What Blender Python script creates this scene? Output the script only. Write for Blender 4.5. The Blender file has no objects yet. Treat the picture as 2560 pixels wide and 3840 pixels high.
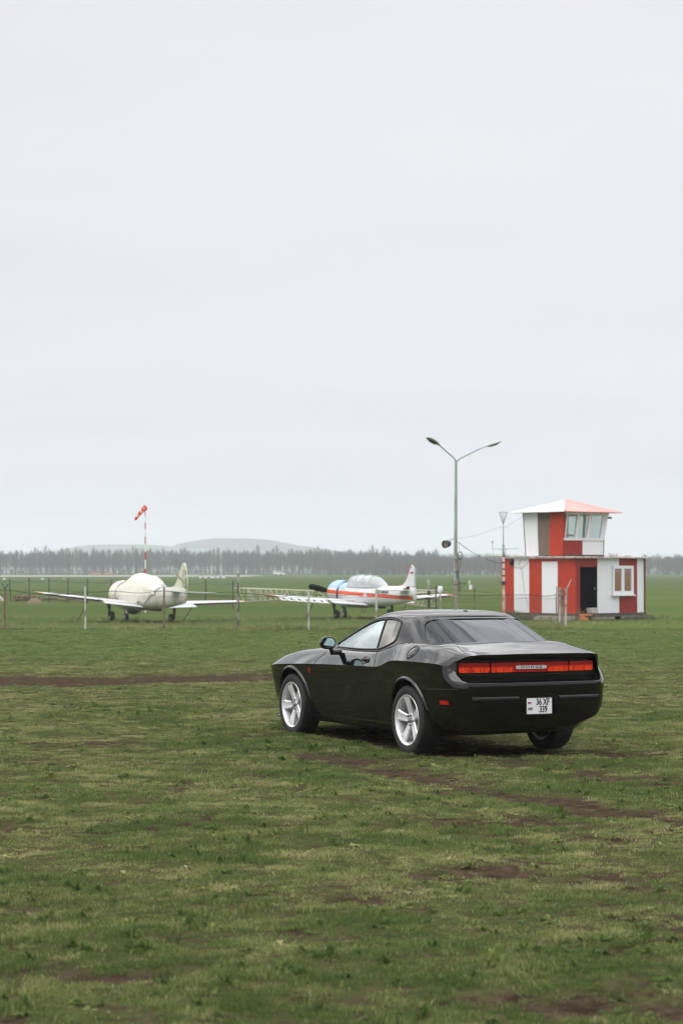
import bpy, bmesh, math, random
import numpy as np
from mathutils import Vector, Matrix, Euler
from mathutils.bvhtree import BVHTree
R = math.radians
random.seed(7); RNG = np.random.default_rng(11)
sc = bpy.context.scene
C = sc.collection

# ---------------------------------------------------------------- camera
CH = 1.917
cam = bpy.data.cameras.new('camera'); camo = bpy.data.objects.new('camera', cam); C.objects.link(camo)
cam.sensor_fit = 'VERTICAL'; cam.sensor_height = 36; cam.sensor_width = 24; cam.lens = 75
camo.location = (0, 0, CH); camo.rotation_euler = (R(90 + 1.604), 0, 0)
cam.clip_start = .1; cam.clip_end = 20000
cam.dof.use_dof = True; cam.dof.focus_distance = 23.0; cam.dof.aperture_fstop = 3.6
sc.camera = camo
sc.render.engine = 'CYCLES'
sc.cycles.max_bounces = 6; sc.cycles.diffuse_bounces = 2; sc.cycles.glossy_bounces = 4
sc.cycles.transmission_bounces = 6; sc.cycles.transparent_max_bounces = 24; sc.cycles.volume_bounces = 1
sc.cycles.filter_width = 1.15
sc.cycles.use_adaptive_sampling = True; sc.cycles.adaptive_threshold = .015
sc.cycles.use_denoising = True; sc.cycles.denoiser = 'OPENIMAGEDENOISE'
sc.view_settings.view_transform = 'Standard'; sc.view_settings.look = 'None'
sc.view_settings.exposure = 0.08; sc.view_settings.gamma = 1

# ---------------------------------------------------------------- sky
SUN_EL, SUN_AZ = 50, 235        # azimuth measured clockwise from +Y
w = bpy.data.worlds.new('World'); sc.world = w; w.use_nodes = True
nt = w.node_tree; N = nt.nodes; L = nt.links
for n in list(N): N.remove(n)
out = N.new('ShaderNodeOutputWorld'); bg = N.new('ShaderNodeBackground'); L.new(bg.outputs[0], out.inputs[0])
bg.inputs[1].default_value = .1
sky = N.new('ShaderNodeTexSky'); sky.sky_type = 'NISHITA'; sky.sun_disc = False
sky.sun_elevation = R(SUN_EL); sky.sun_rotation = R(SUN_AZ); sky.air_density = 1.5; sky.dust_density = 3
tc = N.new('ShaderNodeTexCoord')
sep = N.new('ShaderNodeSeparateXYZ'); L.new(tc.outputs['Generated'], sep.inputs[0])
# overcast deck: clouds laid out on a plane overhead (direction / height)
mx = N.new('ShaderNodeMath'); mx.operation = 'MAXIMUM'; mx.inputs[1].default_value = 0; L.new(sep.outputs[2], mx.inputs[0])
ad = N.new('ShaderNodeMath'); ad.operation = 'ADD'; ad.inputs[1].default_value = .18; L.new(mx.outputs[0], ad.inputs[0])
cmb = N.new('ShaderNodeCombineXYZ')
for i in (0, 1):
    dv = N.new('ShaderNodeMath'); dv.operation = 'DIVIDE'; L.new(sep.outputs[i], dv.inputs[0]); L.new(ad.outputs[0], dv.inputs[1]); L.new(dv.outputs[0], cmb.inputs[i])
mp = N.new('ShaderNodeMapping'); mp.inputs['Scale'].default_value = (.55, 1.0, 1); mp.inputs['Rotation'].default_value = (0, 0, .5); L.new(cmb.outputs[0], mp.inputs[0])
n1 = N.new('ShaderNodeTexNoise'); n1.inputs['Scale'].default_value = 1.1; n1.inputs['Detail'].default_value = 5; n1.inputs['Roughness'].default_value = .52; L.new(mp.outputs[0], n1.inputs['Vector'])
cr = N.new('ShaderNodeValToRGB'); L.new(n1.outputs[0], cr.inputs[0])
e = cr.color_ramp.elements; e[0].position = .3; e[0].color = (.75, .752, .80, 1); e[1].position = .66; e[1].color = (.845, .838, .875, 1)
# stronger structure high overhead, outside the frame
n2 = N.new('ShaderNodeTexNoise'); n2.inputs['Scale'].default_value = 7.0; n2.inputs['Detail'].default_value = 6; n2.inputs['Roughness'].default_value = .55; L.new(mp.outputs[0], n2.inputs['Vector'])
cr2 = N.new('ShaderNodeValToRGB'); L.new(n2.outputs[0], cr2.inputs[0])
e = cr2.color_ramp.elements; e[0].position = .40; e[0].color = (.95, .97, 1.02, 1); e[1].position = .60; e[1].color = (2.7, 2.69, 2.67, 1)
mr = N.new('ShaderNodeMapRange'); mr.interpolation_type = 'SMOOTHSTEP'; mr.inputs[1].default_value = .26; mr.inputs[2].default_value = .42; L.new(sep.outputs[2], mr.inputs[0])
mxc = N.new('ShaderNodeMix'); mxc.data_type = 'RGBA'; L.new(mr.outputs[0], mxc.inputs[0]); L.new(cr.outputs[0], mxc.inputs[6]); L.new(cr2.outputs[0], mxc.inputs[7])
# bluer and slightly darker towards the horizon
mh = N.new('ShaderNodeMapRange'); mh.interpolation_type = 'SMOOTHSTEP'; mh.inputs[1].default_value = 0; mh.inputs[2].default_value = .2; L.new(sep.outputs[2], mh.inputs[0])
hz = N.new('ShaderNodeValToRGB'); L.new(mh.outputs[0], hz.inputs[0])
e = hz.color_ramp.elements; e[0].color = (.965, .962, 1.0, 1); e[1].color = (1.0, 1.0, 1.0, 1)
mu = N.new('ShaderNodeMix'); mu.data_type = 'RGBA'; mu.blend_type = 'MULTIPLY'; mu.inputs[0].default_value = 1; L.new(mxc.outputs[2], mu.inputs[6]); L.new(hz.outputs[0], mu.inputs[7])
sc10 = N.new('ShaderNodeVectorMath'); sc10.operation = 'SCALE'; sc10.inputs[3].default_value = 9.9; L.new(mu.outputs[2], sc10.inputs[0])
ms = N.new('ShaderNodeMix'); ms.data_type = 'RGBA'; ms.inputs[0].default_value = .96; L.new(sky.outputs[0], ms.inputs[6]); L.new(sc10.outputs[0], ms.inputs[7])
L.new(ms.outputs[2], bg.inputs[0])

sun = bpy.data.lights.new('sun', 'SUN'); sun.energy = 1.3; sun.angle = R(45); sun.color = (1, .96, .9)
suno = bpy.data.objects.new('sun', sun); C.objects.link(suno)
az, el = R(SUN_AZ), R(SUN_EL)
sd = Vector((math.sin(az) * math.cos(el), math.cos(az) * math.cos(el), math.sin(el)))
suno.rotation_euler = sd.to_track_quat('Z', 'Y').to_euler(); suno.location = (20, -20, 60)

# ---------------------------------------------------------------- materials
def mat(name, col, rough=.6, metal=0., spec=.5, noise=None, bump=None, coat=0., extra=None, vec='Object'):
    """noise=(scale, amount, colour2[, stretch]); bump=(scale, strength)"""
    m = bpy.data.materials.new(name); m.use_nodes = True
    t = m.node_tree; p = t.nodes['Principled BSDF']
    p.inputs['Base Color'].default_value = (*col, 1); p.inputs['Roughness'].default_value = rough
    p.inputs['Metallic'].default_value = metal; p.inputs['Specular IOR Level'].default_value = spec
    p.inputs['Coat Weight'].default_value = coat; p.inputs['Coat Roughness'].default_value = .03
    co = t.nodes.new('ShaderNodeTexCoord')
    if noise:
        mpn = t.nodes.new('ShaderNodeMapping'); t.links.new(co.outputs[vec], mpn.inputs[0])
        if len(noise) > 3: mpn.inputs['Scale'].default_value = noise[3]
        n = t.nodes.new('ShaderNodeTexNoise'); n.inputs['Scale'].default_value = noise[0]; n.inputs['Detail'].default_value = 6; n.inputs['Roughness'].default_value = .6
        t.links.new(mpn.outputs[0], n.inputs['Vector'])
        r = t.nodes.new('ShaderNodeMapRange'); lo = .62 - noise[1] * .3
        r.inputs[1].default_value = lo; r.inputs[2].default_value = lo + .12; t.links.new(n.outputs[0], r.inputs[0])
        x = t.nodes.new('ShaderNodeMix'); x.data_type = 'RGBA'; x.inputs[6].default_value = (*col, 1); x.inputs[7].default_value = (*noise[2], 1)
        t.links.new(r.outputs[0], x.inputs[0]); t.links.new(x.outputs[2], p.inputs['Base Color'])
    if bump:
        n = t.nodes.new('ShaderNodeTexNoise'); n.inputs['Scale'].default_value = bump[0]; n.inputs['Detail'].default_value = 4
        t.links.new(co.outputs[vec], n.inputs['Vector'])
        b = t.nodes.new('ShaderNodeBump'); b.inputs['Strength'].default_value = bump[1]; b.inputs['Distance'].default_value = .02
        t.links.new(n.outputs[0], b.inputs['Height']); t.links.new(b.outputs[0], p.inputs['Normal'])
    return m
def glassmat(name, tint, alpha, rough=.02, refl=(.86, .93, .94), f0v=.08):
    """thin pane: tinted see-through film under a Fresnel reflection"""
    m = bpy.data.materials.new(name); m.use_nodes = True; t = m.node_tree
    for n in list(t.nodes): t.nodes.remove(n)
    o = t.nodes.new('ShaderNodeOutputMaterial'); tr = t.nodes.new('ShaderNodeBsdfTransparent'); tr.inputs[0].default_value = (*tint, 1)
    df = t.nodes.new('ShaderNodeBsdfDiffuse'); df.inputs[0].default_value = (.25, .28, .29, 1)
    g = t.nodes.new('ShaderNodeBsdfGlossy'); g.inputs['Roughness'].default_value = rough; g.inputs[0].default_value = (*refl, 1)
    m0 = t.nodes.new('ShaderNodeMixShader'); m0.inputs[0].default_value = alpha; t.links.new(tr.outputs[0], m0.inputs[1]); t.links.new(df.outputs[0], m0.inputs[2])
    lw = t.nodes.new('ShaderNodeLayerWeight'); lw.inputs[0].default_value = .5
    f0 = t.nodes.new('ShaderNodeMath'); f0.operation = 'POWER'; f0.inputs[1].default_value = 4.2; t.links.new(lw.outputs['Facing'], f0.inputs[0])
    f = t.nodes.new('ShaderNodeMath'); f.operation = 'MULTIPLY_ADD'; f.inputs[1].default_value = 1 - f0v; f.inputs[2].default_value = f0v; t.links.new(f0.outputs[0], f.inputs[0])
    mxs = t.nodes.new('ShaderNodeMixShader'); t.links.new(f.outputs[0], mxs.inputs[0]); t.links.new(m0.outputs[0], mxs.inputs[1]); t.links.new(g.outputs[0], mxs.inputs[2])
    t.links.new(mxs.outputs[0], o.inputs[0]); return m

PAINT = mat('black car paint', (.0025, .003, .0035), .16, 0, .0)
PAINT.node_tree.nodes['Principled BSDF'].inputs['IOR'].default_value = 1.5; PAINT.node_tree.nodes['Principled BSDF'].inputs['Coat Weight'].default_value = 1; PAINT.node_tree.nodes['Principled BSDF'].inputs['Coat IOR'].default_value = 1.56; PAINT.node_tree.nodes['Principled BSDF'].inputs['Coat Roughness'].default_value = .06
CLAD = mat('black trim plastic', (.006, .006, .007), .45, 0, .4)
TRIM = mat('rubber window trim', (.012, .011, .012), .35)
GLOSSB = mat('gloss black panel', (.004, .004, .005), .12)
RUBBER = mat('tyre rubber', (.009, .009, .009), .7, bump=(60, .2), noise=(9, .25, (.028, .024, .018)))
ALLOY = mat('silver painted alloy', (.74, .74, .76), .32, .5, noise=(14, .1, (.42, .40, .38)))
DARK = mat('dark matte interior', (.012, .012, .013), .8)
SEATM = mat('charcoal seat cloth', (.03, .03, .032), .85)
STEEL = mat('brake steel', (.16, .15, .14), .5, .7)
REDL = mat('red lamp lens', (.50, .010, .008), .12, coat=.6)
REDD = mat('dark red lamp lens', (.22, .004, .004), .12, coat=.6)
ORNG = mat('orange lamp filament zone', (.75, .075, .01), .2, coat=.6)
CHROME = mat('chrome badge', (.62, .62, .62), .18, 1)
PLATEW = mat('licence plate white', (.72, .73, .74), .4)
INK = mat('plate black ink', (.012, .012, .014), .5)
MIRG = mat('mirror glass', (.62, .78, .80), .03, 1)
GL_SIDE = glassmat('side window glass', (.55, .62, .62), .10, refl=(.78, .87, .87), f0v=.50)
GL_QTR = glassmat('privacy quarter glass', (.25, .24, .23), .10, refl=(.66, .63, .60), f0v=.32)
GL_REAR = glassmat('tinted rear glass', (.08, .085, .09), .0, refl=(.62, .64, .68))
GL_CAN = glassmat('cockpit perspex', (.74, .77, .78), .55, .1)
for n_ in GL_CAN.node_tree.nodes:
    if n_.type == 'BSDF_DIFFUSE': n_.inputs[0].default_value = (.62, .63, .63, 1)
GL_HOUSE = glassmat('house window glass', (.93, .96, .96), .10)
for n_ in GL_HOUSE.node_tree.nodes:
    if n_.type == 'BSDF_DIFFUSE': n_.inputs[0].default_value = (.6, .64, .65, 1)
GL_CLEAR = glassmat('clear window glass', (.95, .95, .95), .03)
FLAGR = mat('flag red', (.5, .03, .03)); FLAGB = mat('flag blue', (.03, .1, .5)); FLAGO = mat('flag orange', (.6, .3, .03)); FLAGW = mat('flag white', (.75, .76, .78))

# ---------------------------------------------------------------- mesh helpers
def tagp(o, label=None, cat=None, group=None, kind=None):
    if label: o['label'] = label
    if cat: o['category'] = cat
    if group: o['group'] = group
    if kind: o['kind'] = kind
    return o
def empty(name, loc, rz=0, label=None, cat=None, group=None, rot=None):
    o = bpy.data.objects.new(name, None); C.objects.link(o); o.location = loc
    o.rotation_euler = rot if rot else (0, 0, rz); o.empty_display_size = .2
    return tagp(o, label, cat, group)
class MB:
    def __init__(s): s.v = []; s.f = []; s.mi = []; s.cm = 0
    def add(s, vs, fs):
        b = len(s.v); s.v += [tuple(v) for v in vs]; s.f += [tuple(b + i for i in f) for f in fs]; s.mi += [s.cm] * len(fs); return s
    def box(s, c, d, rz=0, M=None, bev=0):
        x, y, z = d[0] / 2, d[1] / 2, d[2] / 2
        T = Matrix.Translation(c) @ (M if M else Matrix.Rotation(rz, 4, 'Z'))
        if bev:
            bm = bmesh.new(); bmesh.ops.create_cube(bm, size=1)
            for v in bm.verts: v.co = Vector((v.co.x * d[0], v.co.y * d[1], v.co.z * d[2]))
            bmesh.ops.bevel(bm, geom=bm.edges[:], offset=bev, segments=2, profile=.5, affect='EDGES')
            bm.verts.index_update(); s.add([T @ v.co for v in bm.verts], [[v.index for v in f.verts] for f in bm.faces]); bm.free(); return s
        vs = [T @ Vector((a, b, cc)) for a in (-x, x) for b in (-y, y) for cc in (-z, z)]
        return s.add(vs, [(0, 1, 3, 2), (4, 6, 7, 5), (0, 4, 5, 1), (2, 3, 7, 6), (0, 2, 6, 4), (1, 5, 7, 3)])
    def tube(s, pts, r, n=8, cap=True):
        pts = [Vector(p) for p in pts]; rs = r if isinstance(r, (list, tuple)) else [r] * len(pts)
        vs = []; up = None
        for i, p in enumerate(pts):
            t = (pts[min(i + 1, len(pts) - 1)] - pts[max(i - 1, 0)]).normalized()
            if up is None: up = Vector((0, 0, 1)) if abs(t.z) < .9 else Vector((1, 0, 0))
            a = t.cross(up); a.normalize(); b = a.cross(t); up = b
            for k in range(n):
                an = 2 * math.pi * k / n; vs.append(p + (a * math.cos(an) + b * math.sin(an)) * rs[i])
        fs = []
        for i in range(len(pts) - 1):
            for k in range(n):
                fs.append((i * n + k, i * n + (k + 1) % n, (i + 1) * n + (k + 1) % n, (i + 1) * n + k))
        if cap: fs += [tuple(range(n))[::-1], tuple((len(pts) - 1) * n + k for k in range(n))]
        return s.add(vs, fs)
    def lathe(s, prof, M=None, n=24, cap=True):
        """prof: (radius, height along local Z)"""
        M = M or Matrix.Identity(4); vs = []
        for r_, z in prof:
            for k in range(n):
                a = 2 * math.pi * k / n; vs.append(M @ Vector((r_ * math.cos(a), r_ * math.sin(a), z)))
        fs = []
        for i in range(len(prof) - 1):
            for k in range(n): fs.append((i * n + k, i * n + (k + 1) % n, (i + 1) * n + (k + 1) % n, (i + 1) * n + k))
        if cap: fs += [tuple(range(n))[::-1], tuple((len(prof) - 1) * n + k for k in range(n))]
        return s.add(vs, fs)
    def prism(s, poly, f0, f1):
        n = len(poly); vs = [f0(p) for p in poly] + [f1(p) for p in poly]
        return s.add(vs, [tuple(range(n))[::-1], tuple(range(n, 2 * n))] + [(i, (i + 1) % n, n + (i + 1) % n, n + i) for i in range(n)])
    def loft(s, rings, closed=True, cap=True):
        n = len(rings[0]); vs = [v for r_ in rings for v in r_]; fs = []
        for i in range(len(rings) - 1):
            for k in range(n if closed else n - 1):
                fs.append((i * n + k, i * n + (k + 1) % n, (i + 1) * n + (k + 1) % n, (i + 1) * n + k))
        if cap and closed: fs += [tuple(range(n))[::-1], tuple((len(rings) - 1) * n + k for k in range(n))]
        return s.add(vs, fs)
    def mesh(s, name, mats):
        me = bpy.data.meshes.new(name); me.from_pydata(s.v, [], s.f)
        for m in (mats if isinstance(mats, (list, tuple)) else [mats]): me.materials.append(m)
        me.polygons.foreach_set('material_index', s.mi); me.update(); return me
    def build(s, name, mats, parent=None, smooth=False, label=None, ang=None, fix=True):
        me = s.mesh(name, mats)
        if fix:
            bm = bmesh.new(); bm.from_mesh(me); bmesh.ops.recalc_face_normals(bm, faces=bm.faces[:]); bm.to_mesh(me); bm.free()
        if smooth:
            me.polygons.foreach_set('use_smooth', [True] * len(me.polygons))
            me.set_sharp_from_angle(angle=R(ang or 35))
        o = bpy.data.objects.new(name, me); C.objects.link(o)
        if parent: o.parent = parent
        if label: o['label'] = label
        return o
def text(name, s, size, M, mt, parent, xs=.8, ext=.0008, align='CENTER', bold=0):
    cu = bpy.data.curves.new(name, 'FONT'); cu.body = s; cu.size = size; cu.extrude = ext; cu.align_x = align; cu.align_y = 'CENTER'; cu.offset = bold
    cu.materials.append(mt); tmp = bpy.data.objects.new(name + '_tmp', cu)
    C.objects.link(tmp); bpy.context.view_layer.update()
    me = bpy.data.meshes.new_from_object(tmp.evaluated_get(bpy.context.evaluated_depsgraph_get()))
    bpy.data.objects.remove(tmp); me.name = name
    o = bpy.data.objects.new(name, me); C.objects.link(o); o.parent = parent
    o.matrix_local = M @ Matrix.Diagonal((xs, 1, 1, 1)); return o
def copy_tree(o, parent=None):
    c = o.copy(); C.objects.link(c); c.parent = parent
    for ch in list(o.children): copy_tree(ch, c)
    return c
def boolean(me_a, me_b, op, name):
    oa = bpy.data.objects.new('a_tmp', me_a); ob = bpy.data.objects.new('b_tmp', me_b); C.objects.link(oa); C.objects.link(ob)
    md = oa.modifiers.new('b', 'BOOLEAN'); md.operation = op; md.object = ob; md.solver = 'EXACT'; md.use_self = False
    bpy.context.view_layer.update()
    me = bpy.data.meshes.new_from_object(oa.evaluated_get(bpy.context.evaluated_depsgraph_get())); me.name = name
    bpy.data.objects.remove(oa); bpy.data.objects.remove(ob); return me
def pchip(xk, yk):
    xk = np.array(xk, float); yk = np.array(yk, float); h = np.diff(xk); d = np.diff(yk) / h; m = np.zeros(len(xk))
    for i in range(1, len(xk) - 1):
        if d[i - 1] * d[i] > 0:
            w1 = 2 * h[i] + h[i - 1]; w2 = h[i] + 2 * h[i - 1]; m[i] = (w1 + w2) / (w1 / d[i - 1] + w2 / d[i])
    m[0] = d[0]; m[-1] = d[-1]
    def f(x):
        x = min(max(x, xk[0]), xk[-1]); i = int(min(max(np.searchsorted(xk, x) - 1, 0), len(xk) - 2)); t = (x - xk[i]) / h[i]
        return float((2*t**3-3*t*t+1)*yk[i] + (t**3-2*t*t+t)*h[i]*m[i] + (-2*t**3+3*t*t)*yk[i+1] + (t**3-t*t)*h[i]*m[i+1])
    return f
# value noise (numpy) shared by ground and grass
_perm = RNG.random((256, 256))
def vnoise(x, y, s):
    x = np.asarray(x) * s; y = np.asarray(y) * s; xi = np.floor(x).astype(int); yi = np.floor(y).astype(int); fx = x - xi; fy = y - yi
    fx = fx * fx * (3 - 2 * fx); fy = fy * fy * (3 - 2 * fy)
    g = lambda a, b: _perm[a % 256, b % 256]
    return (g(xi, yi) * (1 - fx) + g(xi + 1, yi) * fx) * (1 - fy) + (g(xi, yi + 1) * (1 - fx) + g(xi + 1, yi + 1) * fx) * fy
def fbm(x, y, s, o=4):
    r_ = 0; a = .5; t = 0
    for k in range(o): r_ = r_ + a * vnoise(np.asarray(x) + 17.3 * k, np.asarray(y) - 9.1 * k, s * 2 ** k); t += a; a *= .55
    return r_ / t
def segdist(x, y, pts):
    d = np.full(np.shape(x), 1e9)
    for (ax, ay), (bx, by) in zip(pts[:-1], pts[1:]):
        vx, vy = bx - ax, by - ay; t = np.clip(((x - ax) * vx + (y - ay) * vy) / (vx * vx + vy * vy), 0, 1)
        d = np.minimum(d, np.hypot(x - ax - t * vx, y - ay - t * vy))
    return d
CAR0 = (1.533, 23.12); CAR_A = R(116.07)
TRACK1 = [(-12, 33.5), (-6.1, 37.3), (-2.5, 38.6), (.5, 40)]
TRACK2 = [(-.35, 22.6), (.35, 21.1), (1.0, 19.5), (1.5, 18.45), (2.15, 17.2), (2.75, 16.3), (5, 14.2)]
TRACK3 = [(1.9, 21.5), (3.0, 19.6), (4.2, 18.0), (6.5, 16)]
def sm(x, a, b): t = np.clip((x - a) / (b - a), 0, 1); return t * t * (3 - 2 * t)
def dirt_shade(x, y):
    n = fbm(x, y, 1.3, 5); n2 = fbm(x + 40, y, .35, 4)
    d = 1.0 * (1 - sm(segdist(x, y, TRACK1) + (n - .5) * 3.0, .9, 2.3))
    d = np.maximum(d, .95 * (1 - sm(segdist(x, y, TRACK2) + (n - .5) * .9, .16, .46)))
    d = np.maximum(d, .6 * (1 - sm(segdist(x, y, TRACK3) + (n - .5) * .9, .1, .5)))
    d = np.maximum(d, .8 * sm(n * .6 + n2 * .4, .59, .69) * (1 - sm(y, 30, 60)))
    d = np.maximum(d, .85 * sm(fbm(x + 9, y * 1.6, 1.1, 4), .62, .72) * (1 - sm(y, 22, 50)))
    d = np.maximum(d, .6 * sm(fbm(x - 9, y * 1.3, 2.9, 3), .68, .78) * (1 - sm(y, 22, 50)))
    hf = fbm(x + 3, y * 1.2, 7.0, 3)
    d = np.clip(d * (.35 + 1.3 * sm(hf, .34, .62)), 0, 1)
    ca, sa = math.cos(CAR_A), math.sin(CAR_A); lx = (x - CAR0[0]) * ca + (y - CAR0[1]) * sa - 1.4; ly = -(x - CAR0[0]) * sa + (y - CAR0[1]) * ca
    d = np.maximum(d, .8 * (1 - sm(np.maximum(np.abs(lx) / 2.3, np.abs(ly) / .85) + (n - .5) * .5, .75, 1.0)))      # car's contact shadow, painted in as soil and thinner grass
    d = np.maximum(d, .92 * (1 - sm(segdist(x, y, TRACK1) + (n - .5) * 4.6 + (hf - .5) * 4.0, -.1, 1.4)))
    return np.maximum(d, .9 * (1 - sm(segdist(x, y, TRACK2) + (n - .5) * .7, .10, .30)))
def dry(x, y):
    n = fbm(x - 30, y + 12, .45, 5)
    return np.clip(.25 + .30 * sm(n, .36, .66) * (1 - .75 * sm(y, 40, 50)) + .5 * sm(fbm(x + 5, y * 1.2, 3.4, 4), .50, .68) * (1 - sm(y, 40, 60)), 0, 1)
def gz(x, y):
    return ((fbm(x, y, .3, 3) - .5) * .07 + (fbm(x, y, 1.5, 3) - .5) * .075 * (1 - .5 * sm(y, 15, 30))) * (1 - sm(np.hypot(x, y), 60, 90)) - .03 * dirt_shade(x, y) * (np.hypot(x, y) < 60)
CAR0 = (1.533, 23.12); CAR_A = R(116.07)
# ================================================================ the setting
def axis(lo, hi, step, far_lo, far_hi):
    a = list(np.arange(lo, hi + 1e-6, step)); s = step; v = hi
    while v < far_hi: s *= 1.35; v += s; a.append(min(v, far_hi))
    s = step; v = lo
    while v > far_lo: s *= 1.35; v -= s; a.insert(0, max(v, far_lo))
    return np.array(a)
gx = axis(-13, 13, .15, -9000, 9000); gy = np.concatenate([axis(4, 34, .12, -400, 34), axis(34.25, 72, .25, 34.25, 9000)])
X, Y = np.meshgrid(gx, gy, indexing='ij'); Z = gz(X, Y)
me = bpy.data.meshes.new('ground')
nx, ny = X.shape; idx = np.arange(nx * ny).reshape(nx, ny)
q = np.stack([idx[:-1, :-1], idx[1:, :-1], idx[1:, 1:], idx[:-1, 1:]], -1).reshape(-1, 4)
me.from_pydata(np.stack([X, Y, Z], -1).reshape(-1, 3).tolist(), [], q.tolist())
for nm, fn in (('dirt_shade', dirt_shade), ('dry', dry)):
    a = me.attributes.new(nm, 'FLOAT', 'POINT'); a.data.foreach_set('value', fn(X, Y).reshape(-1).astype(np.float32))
me.polygons.foreach_set('use_smooth', [True] * len(me.polygons))
GR = bpy.data.materials.new('field turf'); GR.use_nodes = True; t = GR.node_tree; P = t.nodes['Principled BSDF']
P.inputs['Roughness'].default_value = .95; P.inputs['Specular IOR Level'].default_value = .0
def nd(tp, **k):
    n = t.nodes.new(tp)
    for a, b in k.items(): setattr(n, a, b)
    return n
ln = t.links.new
geo = nd('ShaderNodeNewGeometry')
def tn(scale, det=5, st=None, rough=.6):
    n = nd('ShaderNodeTexNoise'); n.inputs['Scale'].default_value = scale; n.inputs['Detail'].default_value = det; n.inputs['Roughness'].default_value = rough
    m = nd('ShaderNodeMapping'); ln(geo.outputs['Position'], m.inputs[0])
    if st: m.inputs['Scale'].default_value = st
    ln(m.outputs[0], n.inputs['Vector']); return n.outputs[0]
def rng(s, a, b, c=0, d=1):
    n = nd('ShaderNodeMapRange'); ln(s, n.inputs[0])
    for i, v in enumerate((a, b, c, d)): n.inputs[i + 1].default_value = v
    return n.outputs[0]
def mixc(f, a, b, bt='MIX'):
    n = nd('ShaderNodeMix', data_type='RGBA', blend_type=bt)
    for s, i in ((f, 0), (a, 6), (b, 7)):
        if isinstance(s, (int, float)): n.inputs[i].default_value = s
        elif isinstance(s, tuple): n.inputs[i].default_value = (*s, 1)
        else: ln(s, n.inputs[i])
    return n.outputs[2]
adr = nd('ShaderNodeAttribute', attribute_name='dirt_shade'); ady = nd('ShaderNodeAttribute', attribute_name='dry')
green = mixc(rng(tn(3.2), .35, .65), (.050, .064, .022), (.090, .098, .038))
c = mixc(ady.outputs['Fac'], green, (.086, .088, .038))
c = mixc(rng(tn(34, 4), .40, .62, 0, .45), c, (.040, .036, .018))
# farther out: broad mown bands of fresher green
sepg = nd('ShaderNodeSeparateXYZ'); ln(geo.outputs['Position'], sepg.inputs[0])
fm = rng(sepg.outputs[1], 44, 52)
fg = mixc(rng(tn(.05, 5, (.25, 1, 1)), .35, .65), (.068, .112, .032), (.108, .138, .050))
fg = mixc(rng(tn(.9, 5, (.5, 1, 1)), .45, .7, 0, .35), fg, (.12, .11, .05))
fg = mixc(rng(sepg.outputs[1], 120, 330), fg, mixc(rng(tn(.006, 5, (.3, 1, 1)), .4, .6), (.066, .100, .042), (.080, .110, .046)))
c = mixc(fm, c, fg)
soil = mixc(rng(tn(9), .35, .65), (.033, .024, .015), (.088, .064, .044))
soil = mixc(rng(tn(70, 3), .62, .72), soil, (.20, .17, .14))
hfn = tn(11, 5, (1, 1, 1), .65)
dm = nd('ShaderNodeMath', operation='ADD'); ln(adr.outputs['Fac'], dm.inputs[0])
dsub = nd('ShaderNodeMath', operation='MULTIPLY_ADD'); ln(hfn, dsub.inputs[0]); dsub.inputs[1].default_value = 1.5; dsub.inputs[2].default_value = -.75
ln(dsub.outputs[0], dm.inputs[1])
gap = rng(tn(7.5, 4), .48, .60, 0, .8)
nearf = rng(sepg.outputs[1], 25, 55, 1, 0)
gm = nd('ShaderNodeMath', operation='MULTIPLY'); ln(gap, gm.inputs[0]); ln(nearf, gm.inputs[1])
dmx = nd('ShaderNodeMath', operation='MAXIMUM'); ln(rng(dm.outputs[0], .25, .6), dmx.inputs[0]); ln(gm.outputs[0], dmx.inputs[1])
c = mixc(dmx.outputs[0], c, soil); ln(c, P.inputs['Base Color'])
bp = nd('ShaderNodeBump'); bp.inputs['Strength'].default_value = .9; bp.inputs['Distance'].default_value = .05
ln(tn(26, 5), bp.inputs['Height']); ln(bp.outputs[0], P.inputs['Normal'])
me.materials.append(GR)
ground = bpy.data.objects.new('ground', me); C.objects.link(ground); ground['kind'] = 'structure'
gb = BVHTree.FromObject(ground, bpy.context.evaluated_depsgraph_get())
def hg(x, y):
    r_ = gb.ray_cast(Vector((x, y, 50)), Vector((0, 0, -1))); return r_[0].z if r_[0] else 0

# pale concrete runway far across the field
rw = MB(); rw.add([(-300, 790, .05), (-38, 880, .05), (-38, 1060, .05), (-300, 960, .05)], [(0, 1, 2, 3)])
rw.build('runway', mat('pale runway concrete', (.42, .41, .38), .9, noise=(.2, .3, (.3, .3, .27))), fix=False)['kind'] = 'structure'

# ---- grass: short tufts on numpy-placed points
def blade_mat(name, ca, cb, cc):
    m = bpy.data.materials.new(name); m.use_nodes = True; t = m.node_tree; p = t.nodes['Principled BSDF']; l = t.links.new
    p.inputs['Roughness'].default_value = .6; p.inputs['Specular IOR Level'].default_value = .04
    a = t.nodes.new('ShaderNodeAttribute'); a.attribute_type = 'INSTANCER'; a.attribute_name = 'tint'
    b = t.nodes.new('ShaderNodeAttribute'); b.attribute_name = 'bl'
    x = t.nodes.new('ShaderNodeMath'); x.operation = 'ADD'; l(a.outputs['Fac'], x.inputs[0]); l(b.outputs['Fac'], x.inputs[1])
    r = t.nodes.new('ShaderNodeValToRGB'); l(x.outputs[0], r.inputs[0]); e = r.color_ramp.elements
    e[0].position = .15; e[0].color = (*ca, 1); e[1].position = .95; e[1].color = (*cc, 1); k = e.new(.52); k.color = (*cb, 1)
    l(r.outputs[0], p.inputs['Base Color'])
    tr = t.nodes.new('ShaderNodeBsdfTranslucent'); l(r.outputs[0], tr.inputs[0]); ms = t.nodes.new('ShaderNodeMixShader'); ms.inputs[0].default_value = .3
    l(p.outputs[0], ms.inputs[1]); l(tr.outputs[0], ms.inputs[2]); l(ms.outputs[0], t.nodes['Material Output'].inputs[0]); return m
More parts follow.
